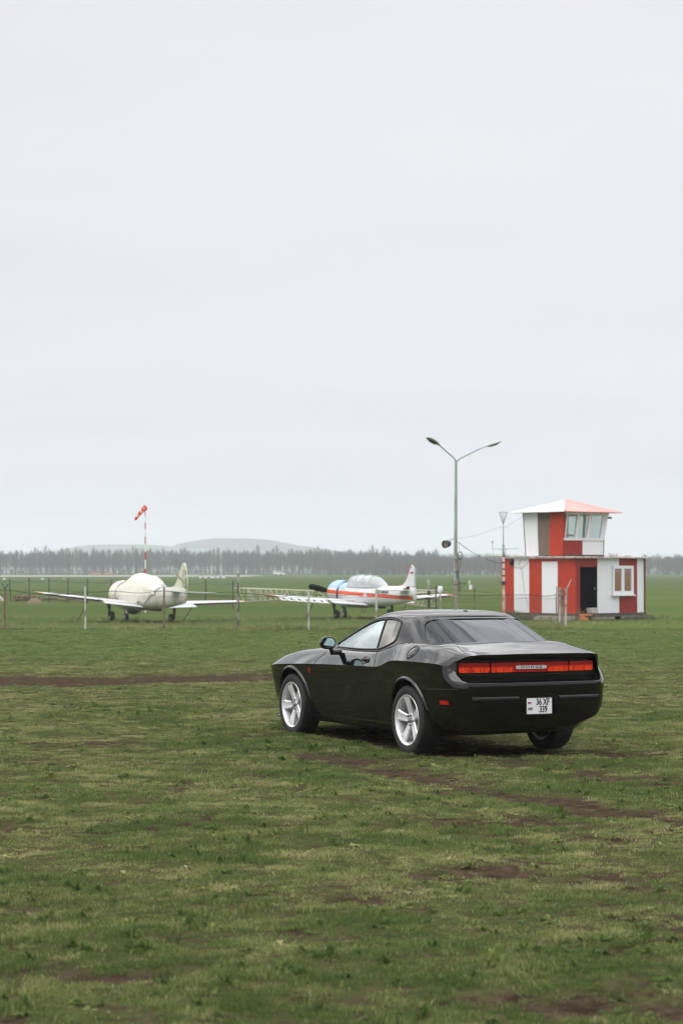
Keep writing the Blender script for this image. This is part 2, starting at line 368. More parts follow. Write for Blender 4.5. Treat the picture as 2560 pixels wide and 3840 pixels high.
BLADE = blade_mat('grass blades', (.085, .130, .038), (.205, .238, .080), (.41, .375, .20))
def tuft(name, n, rad, h0, h1, wd, lean, seed):
    r_ = random.Random(seed); v = []; f = []; at = []
    for i in range(n):
        a = r_.uniform(0, 6.283); d = rad * math.sqrt(r_.random()); x, y = d * math.cos(a), d * math.sin(a)
        h = r_.uniform(h0, h1); ln_ = r_.uniform(.1, lean) * h; la = r_.uniform(0, 6.283); wa = r_.uniform(0, 6.283); ww = wd * r_.uniform(.6, 1.2)
        dx, dy = math.cos(wa) * ww / 2, math.sin(wa) * ww / 2; lx, ly = math.cos(la) * ln_, math.sin(la) * ln_
        b = len(v); v += [(x - dx, y - dy, -.01), (x + dx, y + dy, -.01), (x + lx * .35 + dx * .8, y + ly * .35 + dy * .8, h * .6), (x + lx * .35 - dx * .8, y + ly * .35 - dy * .8, h * .6), (x + lx, y + ly, h)]
        f += [(b, b + 1, b + 2, b + 3), (b + 3, b + 2, b + 4)]; at += [r_.uniform(-.22, .22) + (.3 if r_.random() < .1 else 0)] * 5
    me = bpy.data.meshes.new(name); me.from_pydata(v, [], f); a = me.attributes.new('bl', 'FLOAT', 'POINT'); a.data.foreach_set('value', at)
    me.materials.append(BLADE); return bpy.data.objects.new(name, me)
def scatter(name, pts, tint, scl, variants, label=None, hz=None):
    n = len(pts); me = bpy.data.meshes.new(name); me.from_pydata(pts.tolist(), [], [])
    for nm, arr in (('tint', tint), ('scl', scl)):
        a = me.attributes.new(nm, 'FLOAT', 'POINT'); a.data.foreach_set('value', arr.astype(np.float32))
    a = me.attributes.new('sclv', 'FLOAT_VECTOR', 'POINT'); a.data.foreach_set('vector', np.stack([scl, scl, scl if hz is None else hz], -1).reshape(-1).astype(np.float32))
    a = me.attributes.new('rotz', 'FLOAT_VECTOR', 'POINT'); rv = np.stack([RNG.normal(0, .1, n), RNG.normal(0, .1, n), RNG.uniform(0, 6.28, n)], -1)
    a.data.foreach_set('vector', rv.reshape(-1).astype(np.float32))
    a = me.attributes.new('pick', 'INT', 'POINT'); a.data.foreach_set('value', RNG.integers(0, len(variants), n).astype(np.int32))
    me.materials.append(BLADE)
    g = bpy.data.node_groups.new(name + ' nodes', 'GeometryNodeTree')
    g.interface.new_socket('Geometry', in_out='INPUT', socket_type='NodeSocketGeometry'); g.interface.new_socket('Geometry', in_out='OUTPUT', socket_type='NodeSocketGeometry')
    gi = g.nodes.new('NodeGroupInput'); go = g.nodes.new('NodeGroupOutput'); ip = g.nodes.new('GeometryNodeInstanceOnPoints')
    gti = g.nodes.new('GeometryNodeGeometryToInstance')
    for v in variants[::-1]:
        oi = g.nodes.new('GeometryNodeObjectInfo'); oi.inputs[0].default_value = v; g.links.new(oi.outputs['Geometry'], gti.inputs[0])
    def na(nm, dt):
        k = g.nodes.new('GeometryNodeInputNamedAttribute'); k.data_type = dt; k.inputs[0].default_value = nm; return k.outputs[0]
    g.links.new(gi.outputs[0], ip.inputs['Points']); g.links.new(gti.outputs[0], ip.inputs['Instance'])
    ip.inputs['Pick Instance'].default_value = True; g.links.new(na('pick', 'INT'), ip.inputs['Instance Index'])
    er = g.nodes.new('FunctionNodeEulerToRotation'); g.links.new(na('rotz', 'FLOAT_VECTOR'), er.inputs[0]); g.links.new(er.outputs[0], ip.inputs['Rotation'])
    g.links.new(na('sclv', 'FLOAT_VECTOR'), ip.inputs['Scale']); g.links.new(ip.outputs[0], go.inputs[0])
    o = bpy.data.objects.new(name, me); C.objects.link(o); md = o.modifiers.new('scatter', 'NODES'); md.node_group = g
    o['kind'] = 'stuff'
    if label: o['label'] = label
    return o
TV = [tuft('turf_tuft', 70, .085, .007, .026, .0045, 1.7, i) for i in range(5)]
def rosette(name, seed):
    r_ = random.Random(seed); v = []; f = []; at = []
    for i in range(14):
        a = r_.uniform(0, 6.283); l_ = r_.uniform(.03, .07); w_ = l_ * r_.uniform(.16, .26); el_ = r_.uniform(.1, .9); h0_ = r_.uniform(0, .01)
        d = Vector((math.cos(a) * math.cos(el_), math.sin(a) * math.cos(el_), math.sin(el_))); sd_ = Vector((-math.sin(a), math.cos(a), 0)); b = len(v); o = Vector((r_.uniform(-.02, .02), r_.uniform(-.02, .02), h0_))
        v += [tuple(o), tuple(o + d * l_ * .5 + sd_ * w_), tuple(o + d * l_ + Vector((0, 0, -.012))), tuple(o + d * l_ * .5 - sd_ * w_)]; f.append((b, b + 1, b + 2, b + 3)); at += [r_.uniform(-.15, .08)] * 4
    me = bpy.data.meshes.new(name); me.from_pydata(v, [], f); a = me.attributes.new('bl', 'FLOAT', 'POINT'); a.data.foreach_set('value', at); me.materials.append(BLADE); return bpy.data.objects.new(name, me)
TV = TV * 4 + [rosette('weed_rosette', 3)]
TG = [tuft('tall_tuft', 40, .10, .06, .20, .005, .6, 20 + i) for i in range(3)]
def sample(y0, y1, dens, margin=1.3):
    a = .165; A = a * (y1**2 - y0**2) + 2 * margin * (y1 - y0); n = int(A * dens)
    y = RNG.uniform(y0, y1, n * 3); x = RNG.uniform(-1, 1, n * 3) * (a * y1 + margin); k = np.abs(x) < a * y + margin
    return x[k][:n], y[k][:n]
PX, PY, PS = [], [], []
for y0, y1, dn, s in ((6.5, 12, 330, .85), (12, 18, 270, .9), (18, 30, 170, 1.1), (30, 46, 72, 1.6), (46, 72, 26, 2.3)):
    x, y = sample(y0, y1, dn); PX.append(x); PY.append(y); PS.append(np.full(len(x), s))
PX, PY, PS = map(np.concatenate, (PX, PY, PS))
D_ = dirt_shade(PX, PY); k = RNG.random(len(PX)) > D_ * 1.12; PX, PY, PS = PX[k], PY[k], PS[k]
clump = fbm(PX + 11, PY - 7, 6.5, 3); k = RNG.random(len(PX)) < (.48 + .52 * sm(clump, .36, .54)) * (1 - sm(PY, 30, 50)) + sm(PY, 30, 50); PX, PY, PS, clump = PX[k], PY[k], PS[k], clump[k]
lush = sm(fbm(PX + 70, PY + 30, .55, 3), .52, .68)
tint = np.clip(.20 + .42 * dry(PX, PY) + .45 * (fbm(PX + 3, PY * 1.3, 2.6, 4) - .5) * 2 + RNG.normal(0, .13, len(PX)) + .25 * (clump - .5) - .18 * lush * (1 - sm(PY, 30, 45)) - .12 * sm(PY, 42, 50), 0, 1)
scl = PS * RNG.uniform(.7, 1.2, len(PX))
zz = gz(PX, PY)
scatter('grass', np.stack([PX, PY, zz - .003], -1), tint, scl, TV, 'short patchy green and yellowed turf across the field', hz=(.72 + .45 * lush * (1 - sm(PY, 25, 40))) * RNG.uniform(.6, 1.3, len(PX)) * (.7 + .6 * sm(clump, .42, .68)) * (1 - .75 * dirt_shade(PX, PY)) * (1 - .25 * sm(PY, 20, 40)))
# taller rank grass along the fence and round the wheels of the aircraft
qx = np.concatenate([RNG.uniform(-13, 9, 2600), RNG.uniform(-16, 14, 1500)]); qy = np.concatenate([70.8 + RNG.normal(0, .5, 2600), RNG.uniform(74, 90, 1500)])
k = fbm(qx, qy, .6, 3) > .47; qx, qy = qx[k], qy[k]
scatter('tall_grass', np.stack([qx, qy, gz(qx, qy)], -1), np.clip(.3 + .5 * fbm(qx, qy, .5, 3) + RNG.normal(0, .15, len(qx)), 0, 1), RNG.uniform(.5, 1.1, len(qx)), TG, 'tall rough grass along the fence line')

# ---- hills
def hill(name, prof, yc, depth, m, lab=None):
    yc *= 1.6; depth *= 1.5; prof = [(a * 1.6, b * 1.6) for a, b in prof]
    """prof: (x, height) ridge heights"""
    f = pchip([p[0] for p in prof], [p[1] for p in prof]); xs = np.linspace(prof[0][0], prof[-1][0], 90); b = MB(); rings = []
    for x in xs:
        h = f(x); rg = []
        for j in range(13):
            tt = j / 12 * 2 - 1; nn = fbm(x, tt * 60, .02, 3) - .5
            rg.append((x, yc + tt * depth, -2 + (h + 2 + nn * 1.2 * (h > 3)) * max(0, math.cos(tt * math.pi / 2)) ** 1.2))
        rings.append(rg)
    b.loft(rings, closed=False, cap=False); o = b.build(name, m, smooth=True, ang=80, fix=False); o['kind'] = 'structure'; return o
HG = mat('far pasture hill', (.09, .14, .11), .95, spec=.1); HW = mat('far wooded hill', (.035, .035, .042), .95, spec=.1, noise=(.03, .2, (.06, .065, .05)))
hill('hill', [(-440, 0), (-375, 12), (-330, 27), (-280, 33), (-230, 33), (-190, 30), (-120, 27), (-60, 26), (20, 21), (90, 17), (160, 8), (230, 0)], 2500, 240, HG)
hill('hill', [(-330, 0), (-290, 8), (-245, 28), (-205, 41), (-165, 46), (-110, 45), (-60, 37), (0, 28), (50, 17), (110, 6), (160, 0)], 2850, 200, HW)
hill('hill', [(-60, 0), (40, 20), (180, 24), (330, 17), (520, 25), (760, 12), (900, 0)], 2700, 200, HG)

# ---- bare trees far off
BARK = mat('bare grey bark', (.045, .042, .044), .95, spec=.1); TWIG = mat('bare twigs', (.115, .107, .107), .95, spec=.1)
def bare_tree(h, seed, poplar=True):
    r_ = random.Random(seed); tr = MB(); cr = MB()
    lean = r_.uniform(-.5, .5); rt = .13 + .08 * r_.random()
    P0 = [(0, 0, -.3), (lean * .2, .1, h * .35), (lean * .6, 0, h * .7), (lean, .1, h)]
    tr.tube(P0, [rt, rt * .8, rt * .45, .04], 4, False)
    for i in range(46 if poplar else 60):
        z = h * r_.uniform(.05 if r_.random() < .3 else .22, .95); a = r_.uniform(0, 6.283)
        ln_ = (h - z) * r_.uniform(.35, .8) + .7; sp = (.32 if poplar else .75) * ln_
        x0 = lean * z / h; st = Vector((x0, 0, z)); en = Vector((x0 + math.cos(a) * sp, math.sin(a) * sp, z + ln_ * (1 if poplar else .75)))
        md = st.lerp(en, .5) + Vector((math.cos(a) * sp * .15, math.sin(a) * sp * .15, -ln_ * .06))
        cr.tube([st, md, en], [.065, .04, .015], 3, False)
        for q_ in range(5):
            tq = r_.uniform(.3, .95); p = st.lerp(en, tq); a2 = r_.uniform(0, 6.283); l2 = ln_ * r_.uniform(.2, .4)
            cr.tube([p, p + Vector((math.cos(a2) * l2 * .5, math.sin(a2) * l2 * .5, l2))], [.035, .01], 3, False)
    return tr, cr
protos = []
for i in range(7):
    tr, cr = bare_tree(14 + (i % 3), 100 + i); protos.append((tr.mesh('trunk', BARK), cr.mesh('crown', TWIG)))
protos2 = []
for i in range(5):
    tr, cr = bare_tree(10.5 + (i % 2), 200 + i, False); protos2.append((tr.mesh('trunk', BARK), cr.mesh('crown', TWIG)))
def put_tree(nm, pr, x, y, s, label, group, rz):
    root = empty(nm, (x, y, 0), rz, label, 'tree', group); root.scale = (s * .95, s * .95, s)
    for n_, me_ in (('trunk', pr[0]), ('crown', pr[1])):
        o = bpy.data.objects.new(n_, me_); C.objects.link(o); o.parent = root
n = 118
for i in range(n):
    x = -232 + (i + random.uniform(-.3, .3)) * (262 / n)
    put_tree('bare_poplar', random.choice(protos), x, 1285 + random.uniform(-4, 4), random.uniform(.86, 1.12), 'tall bare grey poplar in the front row of the far tree belt on the left', 'bare poplars in the far shelterbelt', random.uniform(0, 6.28))
def wood(name, pts, prs, label):
    V = []; F = []; MI = []
    base = 0; arr = [(np.array([v.co[:] for v in m.vertices]), [tuple(p.vertices) for p in m.polygons], mi) for pr in prs for mi, m in enumerate(pr)]
    for x, y, s in pts:
        j = random.randrange(len(prs)); a = random.uniform(0, 6.28); ca, sa = math.cos(a), math.sin(a)
        for vv, ff, mi in arr[2 * j:2 * j + 2]:
            q_ = vv * s; q2 = np.stack([q_[:, 0] * ca - q_[:, 1] * sa + x, q_[:, 0] * sa + q_[:, 1] * ca + y, q_[:, 2]], -1)
            V.append(q2); F += [tuple(base + k for k in f) for f in ff]; MI += [mi] * len(ff); base += len(q2)
    me = bpy.data.meshes.new(name); me.from_pydata(np.concatenate(V).tolist(), [], F); me.materials.append(BARK); me.materials.append(TWIG)
    me.polygons.foreach_set('material_index', MI); o = bpy.data.objects.new(name, me); C.objects.link(o); o['kind'] = 'stuff'; o['label'] = label; return o
wood('far_shelterbelt', [(random.uniform(-245, 60), random.uniform(1292, 1360), random.uniform(.62, 1.0)) for _ in range(760)], protos, 'grey mass of bare trees behind the poplar row')
wood('distant_woodland', [(random.uniform(-15, 320), random.uniform(1150, 1240), random.uniform(.8, 1.05) ) for _ in range(640)], protos2, 'hazy grey bare woodland behind the tower and lamp')
n = 52
for i in range(n):
    x = 15 + (i + random.uniform(-.35, .35)) * (190 / n)
    put_tree('bare_tree', random.choice(protos2), x, 1125 + random.uniform(-6, 6), random.uniform(.72, .95), 'rounded bare tree at the edge of the distant wood behind lamp and tower', 'bare trees edging the distant wood', random.uniform(0, 6.28))
wood('undergrowth', [(random.uniform(-240, 320), random.uniform(1122, 1300), random.uniform(.18, .34)) for _ in range(700)], protos2, 'dark scrub along the foot of the far trees')

# ---- haze: one closed box of even density
hb = MB(); hb.box((0, 2450, 48), (4600, 5700, 102)); ho = hb.build('haze', None, fix=True); ho['kind'] = 'stuff'
ho.data.materials.clear()
HM = bpy.data.materials.new('haze air'); HM.use_nodes = True; t = HM.node_tree
for n_ in list(t.nodes): t.nodes.remove(n_)
o_ = t.nodes.new('ShaderNodeOutputMaterial'); pv = t.nodes.new('ShaderNodeVolumePrincipled'); pv.inputs['Color'].default_value = (.90, .955, 1.0, 1)
pv.inputs['Density'].default_value = .00024; pv.inputs['Anisotropy'].default_value = .0; t.links.new(pv.outputs[0], o_.inputs['Volume'])
ho.data.materials.append(HM); ho.display_type = 'WIRE'
# ================================================================ the black coupe
# car axes: x forward from the rear axle, y left, z up
car = empty('parked_car', (CAR0[0], CAR0[1], -.025), CAR_A, 'black two-door muscle car with silver wheels and full-width red tail lamp, parked on the grass', 'car')
f_ = lambda xs, ys: pchip(xs, ys)
W_ = f_([-1.13, -1.10, -1.02, -.85, -.5, -.1, .2, .6, 1.2, 2.0, 2.6, 3.0, 3.35, 3.6, 3.78, 3.86, 3.89], [.925, .940, .956, .966, .972, .972, .965, .946, .934, .93, .938, .94, .93, .90, .84, .77, .68])
ZB = f_([-1.13, -.95, -.5, 0, 2.9, 3.5, 3.89], [.33, .28, .25, .205, .20, .20, .24])
ZC = f_([-1.13, -.9, -.3, .1, .3, .42, .55, .68, .8, 1.0, 1.6, 2.4, 3.0, 3.6, 3.89], [.935, .955, .962, .962, .955, .938, .905, .880, .874, .872, .862, .845, .825, .79, .745])
KB = f_([-1.13, -.8, -.45, .4, 3.3, 3.89], [.60, .72, .80, .85, .84, .70])       # bottom edge
K2 = f_([-1.13, -.8, -.45, .4, 3.3, 3.89], [.85, .87, .895, .905, .905, .86]); Z2 = f_([-1.13, -.8, .4, 3.89], [.44, .42, .33, .36])
Y5 = f_([-1.13, -.9, -.4, .2, .6, .95, 2.0, 2.5, 3.0, 3.5, 3.78, 3.89], [.79, .81, .805, .79, .80, .805, .805, .79, .775, .72, .61, .46])
Z5 = f_([-1.13, -.9, -.4, -.1, .2, .45, .7, .95, 2.0, 2.5, 3.0, 3.5, 3.78, 3.89], [1.035, 1.062, 1.112, 1.128, 1.132, 1.118, 1.07, 1.03, 1.008, .985, .955, .905, .855, .80])
Z6 = f_([-1.13, -.9, -.4, 0, .12, .3, 1.75, 2.0, 2.5, 3.0, 3.5, 3.78, 3.89], [1.052, 1.088, 1.150, 1.155, 1.10, .80, .80, .99, 1.01, .985, .93, .875, .815])
Z7 = f_([-1.13, -.9, -.4, 0, .12, .3, 1.75, 2.0, 2.5, 3.0, 3.5, 3.78, 3.89], [1.058, 1.098, 1.168, 1.168, 1.10, .80, .80, .99, 1.012, .993, .945, .888, .825])
def section(x):
    w, zb, zc, y5, z5 = W_(x), ZB(x), ZC(x), Y5(x), Z5(x)
    zmid = .60
    low = [(0, zb - .012), (w * KB(x) * .5, zb - .006), (w * KB(x) * .93, zb + .004), (w * KB(x), zb + .03), (w * K2(x), Z2(x)), (w - .042, zmid), (w - .012, (zmid + zc) / 2 + .02), (w, zc)]
    hi = [(w, zc), (w + (y5 - w) * .3, zc + (z5 - zc) * .32), (w + (y5 - w) * .62, zc + (z5 - zc) * .66), (w + (y5 - w) * .93, zc + (z5 - zc) * .945), (y5 - .03, z5 + .008), (y5 * .80, Z6(x)), (y5 * .4, Z6(x) * .4 + Z7(x) * .6), (0, Z7(x))]
    def res(p, n):
        p = np.array(p); s = np.concatenate([[0], np.cumsum(np.hypot(*np.diff(p, axis=0).T) + 1e-6)]); fy, fz = pchip(s, p[:, 0]), pchip(s, p[:, 1])
        return [(fy(v), fz(v)) for v in np.linspace(0, s[-1], n)]
    a = res(low, 26); b = res(hi, 30); return a + b[1:]
def tailmap(x, y, z):
    if x > -.25: return x
    k = (-.25 - x) / .88; k = k ** 2.2
    plan = .085 * (abs(y) / .9) ** 2.5 + .11 * max(0, (abs(y) - .70) / .22) ** 2
    prot = -.03 + .10 * float(sm(np.array(z), .75, .92)) - .05 * float(sm(np.array(z), .97, 1.04))
    tuck = .11 * max(0, .74 - z) + .12 * max(0, (.58 - z) / .31) ** 1.7
    return x + k * (plan + prot + tuck)
def nosemap(x, y, z):
    if x < 3.2: return x
    k = ((x - 3.2) / .69) ** 2; return x + k * .11 - k * (.17 * (abs(y) / .8) ** 2.6 + .10 * max(0, (.45 - z) / .25) - .03 * float(sm(np.array(z), .6, .9)))
xs = list(np.concatenate([np.linspace(-1.13, -.9, 18), np.linspace(-.885, .15, 44), np.linspace(.18, .95, 26), np.linspace(1.0, 2.5, 34), np.linspace(2.55, 3.6, 28), np.linspace(3.63, 3.89, 12)]))
def ring(x, s=1, zc0=.64):
    half = section(x); pts = [(y, z) for y, z in half] + [(-y, z) for y, z in half[-2:0:-1]]
    return [(y * s, zc0 + (z - zc0) * s) for y, z in pts]
rings = []
for x in xs: rings.append([(nosemap(tailmap(x, y, z), y, z), y, z) for y, z in ring(x)])
def capgrid(m, x, fn, M_=30):
    half = section(x); prev = None
    for i, (y, z) in enumerate(half):
        row = [(fn(x, 0, z), 0, z)] if y < 1e-6 else [(fn(x, y * c, z), y * c, z) for c in np.linspace(-1, 1, M_ + 1)]
        if prev is not None:
            if len(prev) == 1: m.add(prev + row, [(0, k + 1, k + 2) for k in range(M_)])
            elif len(row) == 1: m.add(row + prev, [(0, k + 2, k + 1) for k in range(M_)])
            else: m.add(prev + row, [(k, k + 1, M_ + 2 + k, M_ + 1 + k) for k in range(M_)])
        prev = row
mb = MB().loft(rings, cap=False); capgrid(mb, xs[0], tailmap); capgrid(mb, xs[-1], nosemap); bm_ = mb.mesh('body_raw', [PAINT, CLAD])
b2 = bmesh.new(); b2.from_mesh(bm_); bmesh.ops.remove_doubles(b2, verts=b2.verts[:], dist=2e-5); bmesh.ops.recalc_face_normals(b2, faces=b2.faces[:]); b2.to_mesh(bm_); b2.free()
AX = (0.0, 2.946); ARCH_R, WZ = .408, .368
for ax in AX:
    for sd_ in (1, -1):
        cyl = MB(); cyl.lathe([(ARCH_R, 0), (ARCH_R, .5)], Matrix.Translation((ax, .60 * sd_, WZ)) @ Matrix.Rotation(R(-90 * sd_), 4, 'X'), 56)
        cm = cyl.mesh('cut', [PAINT, CLAD]); q_ = bmesh.new(); q_.from_mesh(cm); bmesh.ops.recalc_face_normals(q_, faces=q_.faces[:]); q_.to_mesh(cm); q_.free()
        bm_ = boolean(bm_, cm, 'DIFFERENCE', 'body')
def rrect(x0, x1, z0, z1, r, n=5, cut=None):
    p = []
    for cx, cz, a0 in ((x1 - r, z1 - r, 0), (x0 + r, z1 - r, 90), (x0 + r, z0 + r, 180), (x1 - r, z0 + r, 270)):
        for k in range(n + 1): a = R(a0 + 90 * k / n); p.append((cx + r * math.cos(a), cz + r * math.sin(a)))
    return p
def tailpoly(i=0):
    h = [(.80 - i, .775 + i), (.855 - i, .80 + i), (.885 - i, .86 + i * .5), (.87 - i, .945), (.825 - i, 1.005 - i * .7), (.79 - i, 1.022 - i)]
    return h + [(-y, z) for y, z in h[::-1]]
XR = -.955
cut = MB().prism(tailpoly(), lambda p: (-1.6, p[0], p[1]), lambda p: (XR + .09, p[0] * .975, .9 + (p[1] - .9) * .94)); cm = cut.mesh('cut', [PAINT, CLAD])
q_ = bmesh.new(); q_.from_mesh(cm); bmesh.ops.recalc_face_normals(q_, faces=q_.faces[:]); q_.to_mesh(cm); q_.free()
bm_ = boolean(bm_, cm, 'DIFFERENCE', 'body')
bm_.materials.clear(); bm_.materials.append(PAINT); bm_.materials.append(CLAD)
for p in bm_.polygons:
    c_ = p.center; mi = 0
    for ax in AX:
        if math.hypot(c_.x - ax, c_.z - WZ) < ARCH_R - .002 or (abs(math.hypot(c_.x - ax, c_.z - WZ) - ARCH_R) < .006 and abs(c_.y) > .59 and abs(p.normal.y) < .5): mi = 1
    if abs(c_.x - XR - .09) < .004 and abs(p.normal.x) > .9: mi = 1
    if abs(c_.y) < .72 and .15 < c_.x < 1.95 and .78 < c_.z < 1.13 and p.normal.z > -.1: mi = 1
    if c_.z < .30 and p.normal.z < -.5: mi = 1
    p.material_index = mi; p.use_smooth = True
bm_.set_sharp_from_angle(angle=R(24))
body = bpy.data.objects.new('body', bm_); C.objects.link(body); body.parent = car
bvh = BVHTree.FromPolygons([v.co[:] for v in bm_.vertices], [tuple(p.vertices) for p in bm_.polygons])
def side(x, z, off=0., s=1):
    h = bvh.ray_cast(Vector((x, 1.6 * s, z)), Vector((0, -s, 0))); return Vector((x, h[0].y + off * s, z)) if h[0] else Vector((x, .93 * s, z))
def rear(y, z, off=0.):
    h = bvh.ray_cast(Vector((-1.8, y, z)), Vector((1, 0, 0))); return Vector((h[0].x - off, y, z))
def top(x, y, off=0.):
    h = bvh.ray_cast(Vector((x, y, 2)), Vector((0, 0, -1))); return Vector((x, y, h[0].z + off))
# arch lips, shut lines
for ax in AX:
    for s in (1, -1):
        m = MB(); rr = []
        for k in range(41):
            a = R(-8 + 196 * k / 40); pr = []
            for dr, dy in ((0, -.05), (0, .012), (.012, .020), (.030, .010), (.040, -.012)):
                x_, z_ = ax + (ARCH_R + dr) * math.cos(a), WZ + (ARCH_R + dr) * math.sin(a); z_ = max(z_, .22)
                xx, zz_ = ax + (ARCH_R + .045) * math.cos(a), WZ + (ARCH_R + .045) * math.sin(a)
                pr.append(side(x_ if dr else ax + (ARCH_R + .006) * math.cos(a), z_ if dr else WZ + (ARCH_R + .006) * math.sin(a), 0, s) * 1.0 + Vector((0, dy * s, 0)))
                pr[-1].x = x_; pr[-1].z = z_
            rr.append(pr)
        m.loft(rr, closed=False, cap=False); m.build('wheel_arch_lip', PAINT, car, True, ang=50)
def seam(name, pts, r=.004, m_=CLAD, n=26, par=None):
    fx = pts; P = []
    for i in range(len(fx) - 1):
        for k in range(n): P.append(tuple(fx[i][j] + (fx[i + 1][j] - fx[i][j]) * k / n for j in (0, 1)))
    P.append(fx[-1]); return MB().tube([side(x, z, -.001) for x, z in P], r, 5).build(name, m_, par or car, True)
door = empty('door', (0, 0, 0)); door.parent = car
seam('shut_line', [(.93, 1.02), (.86, .97), (.78, .88), (.74, .76), (.73, .5), (.76, .33)], par=door)
seam('shut_line', [(2.20, .985), (2.30, .90), (2.35, .80), (2.36, .5), (2.33, .33)], par=door)
seam('sill_crease', [(.48, .300), (1.2, .295), (2.3, .288)], .007, PAINT)
seam('bumper_seam', [(-.46, .70), (-.75, .715), (-1.0, .72)], .003)
for s in (1, -1): MB().tube([top(x, s * y, -.001) for x, y in [(-.93 + .052 * k, .745 - .012 * k * (k < 8)) for k in range(7)]], .004, 5).build('boot_shut_line', CLAD, car, True)
# handle
h = MB(); y0 = side(1.07, .935).y
pl = [(1.07 + .085 * math.cos(a), .935 + .032 * math.sin(a)) for a in np.linspace(0, 2 * math.pi, 20, endpoint=False)]
hd = MB(); hd.tube([side(x, z, .004) for x, z in pl + pl[:1]], .006, 6); hd.build('handle_surround', PAINT, door, True)
MB().prism(pl, lambda p: side(p[0], p[1], .001), lambda p: side(p[0], p[1], .003)).build('handle_recess', GLOSSB, door)
MB().tube([side(.995, .94, .012), side(1.03, .942, .03), side(1.10, .942, .03), side(1.145, .94, .012)], [.009, .013, .013, .009], 8).build('handle', PAINT, door, True)
# fuel cap
c0 = side(-.04, 1.05); nrm = (side(-.04, 1.03) - side(-.04, 1.07)).cross(Vector((1, 0, 0))).normalized(); nrm = nrm if nrm.y > 0 else -nrm
T = Matrix.Translation(c0) @ nrm.to_track_quat('Z', 'Y').to_matrix().to_4x4()
fc = MB().lathe([(.088, -.02), (.088, .004), (.082, .010), (.074, .010), (.070, .002), (.056, .002), (.053, .009), (.02, .011)], T, 32).build('fuel_cap', PAINT, car, True)
MB().lathe([(.089, -.01), (.091, .003), (.0885, .0055)], T, 32).build('ring', GLOSSB, fc, True)
# fender emblem, side marker
MB().prism([(2.42, .80), (2.455, .802), (2.45, .77), (2.435, .74), (2.43, .74), (2.425, .77)], lambda p: side(p[0], p[1], .001), lambda p: side(p[0], p[1], .006)).build('emblem', REDL, car)
MB().prism([(-.87, .565), (-.71, .562), (-.71, .60), (-.87, .603)], lambda p: side(p[0], p[1], -.005), lambda p: side(p[0], p[1], .006)).build('side_marker', REDL, car)

# greenhouse: slices of a squared oval, widest at the belt
def slc(z, k=1., n=72, grow=0.):
    xf = 2.52 - (z - 1.0) * 2.75 if z < 1.395 else 2.52 - .395 * 2.75
    xr = -.47 + (z - 1.165) * 2.62 if z < 1.395 else -.47 + .23 * 2.62
    xr = max(xr, -.72)
    zz_ = min(z, 1.395); wd = .815 - .47 * max(0, zz_ - 1.0) ** 1.0 - .18 * max(0, zz_ - 1.0) ** 2
    cx = (xf + xr) / 2; L_ = (xf - xr) / 2 * k + grow; wd = wd * k + grow; P = []
    for i in range(n):
        a = 2 * math.pi * i / n; ca, sa = math.cos(a), math.sin(a); ex = 2 / (6.5 if ca > 0 else 4.8)
        x = cx + L_ * abs(ca) ** ex * (1 if ca > 0 else -1); y = wd * abs(sa) ** ex * (1 if sa > 0 else -1)
        y *= 1 - .055 * max(0, -(x - cx) / L_) - .03 * max(0, (x - cx) / L_)      # narrower at the back
        P.append((x, y, z))
    return P
def ghouse(off):
    rr = [slc(z, grow=-off) for z in np.linspace(.93, 1.35, 15)]
    for ph, z, k in ((0, 1.368, .998), (0, 1.382, .992), (0, 1.394, .980), (0, 1.405, .955), (0, 1.416, .915), (0, 1.428, .85), (0, 1.44, .75), (0, 1.4495, .62), (0, 1.456, .45), (0, 1.4595, .26), (0, 1.461, .08)):
        rr.append([(x, y, zz_ - off * (k < .999)) for x, y, zz_ in slc(z, k, grow=-off)])
    return rr
sh = MB().loft(ghouse(0)).mesh('shell', [PAINT, CLAD]); inn = MB().loft(ghouse(.022)).mesh('inner', [PAINT, CLAD])
for m_ in (sh, inn):
    q_ = bmesh.new(); q_.from_mesh(m_); bmesh.ops.recalc_face_normals(q_, faces=q_.faces[:]); q_.to_mesh(m_); q_.free()
for v in inn.vertices:
    if v.co.z < .9301: v.co.z = .85
shell = boolean(sh, inn, 'DIFFERENCE', 'shell')
side_poly = [(2.22, 1.042), (2.02, 1.125), (1.80, 1.208), (1.60, 1.275), (1.42, 1.322), (1.25, 1.350), (1.05, 1.366), (.90, 1.364), (.765, 1.350), (.69, 1.330), (.665, 1.295), (.65, 1.22), (.635, 1.140), (.72, 1.105), (.85, 1.066), (.98, 1.046), (1.4, 1.036)]
def roundp(p, it=2):
    for _ in range(it): p = [q for i in range(len(p)) for q in (tuple(.75 * p[i][j] + .25 * p[(i + 1) % len(p)][j] for j in (0, 1)), tuple(.25 * p[i][j] + .75 * p[(i + 1) % len(p)][j] for j in (0, 1)))]
    return p
side_poly = roundp(side_poly, 1)
def cutter(poly, f0, f1, recalc=True):
    m_ = MB().prism(poly, f0, f1).mesh('cut', [PAINT, CLAD]); q = bmesh.new(); q.from_mesh(m_); bmesh.ops.recalc_face_normals(q, faces=q.faces[:]); q.to_mesh(m_); q.free(); return m_
rearp = [(-.715, 1.08), (-.70, 1.15), (-.655, 1.235), (-.61, 1.31), (-.588, 1.335), (-.558, 1.356), (-.515, 1.368), (-.3, 1.375), (0, 1.378), (.3, 1.375), (.515, 1.368), (.558, 1.356), (.588, 1.335), (.61, 1.31), (.655, 1.235), (.70, 1.15), (.715, 1.08)]
frontp = [(y, z) for y, z in [(-.70, .99), (-.59, 1.30), (-.55, 1.355), (0, 1.372), (.55, 1.355), (.59, 1.30), (.70, .99)]]
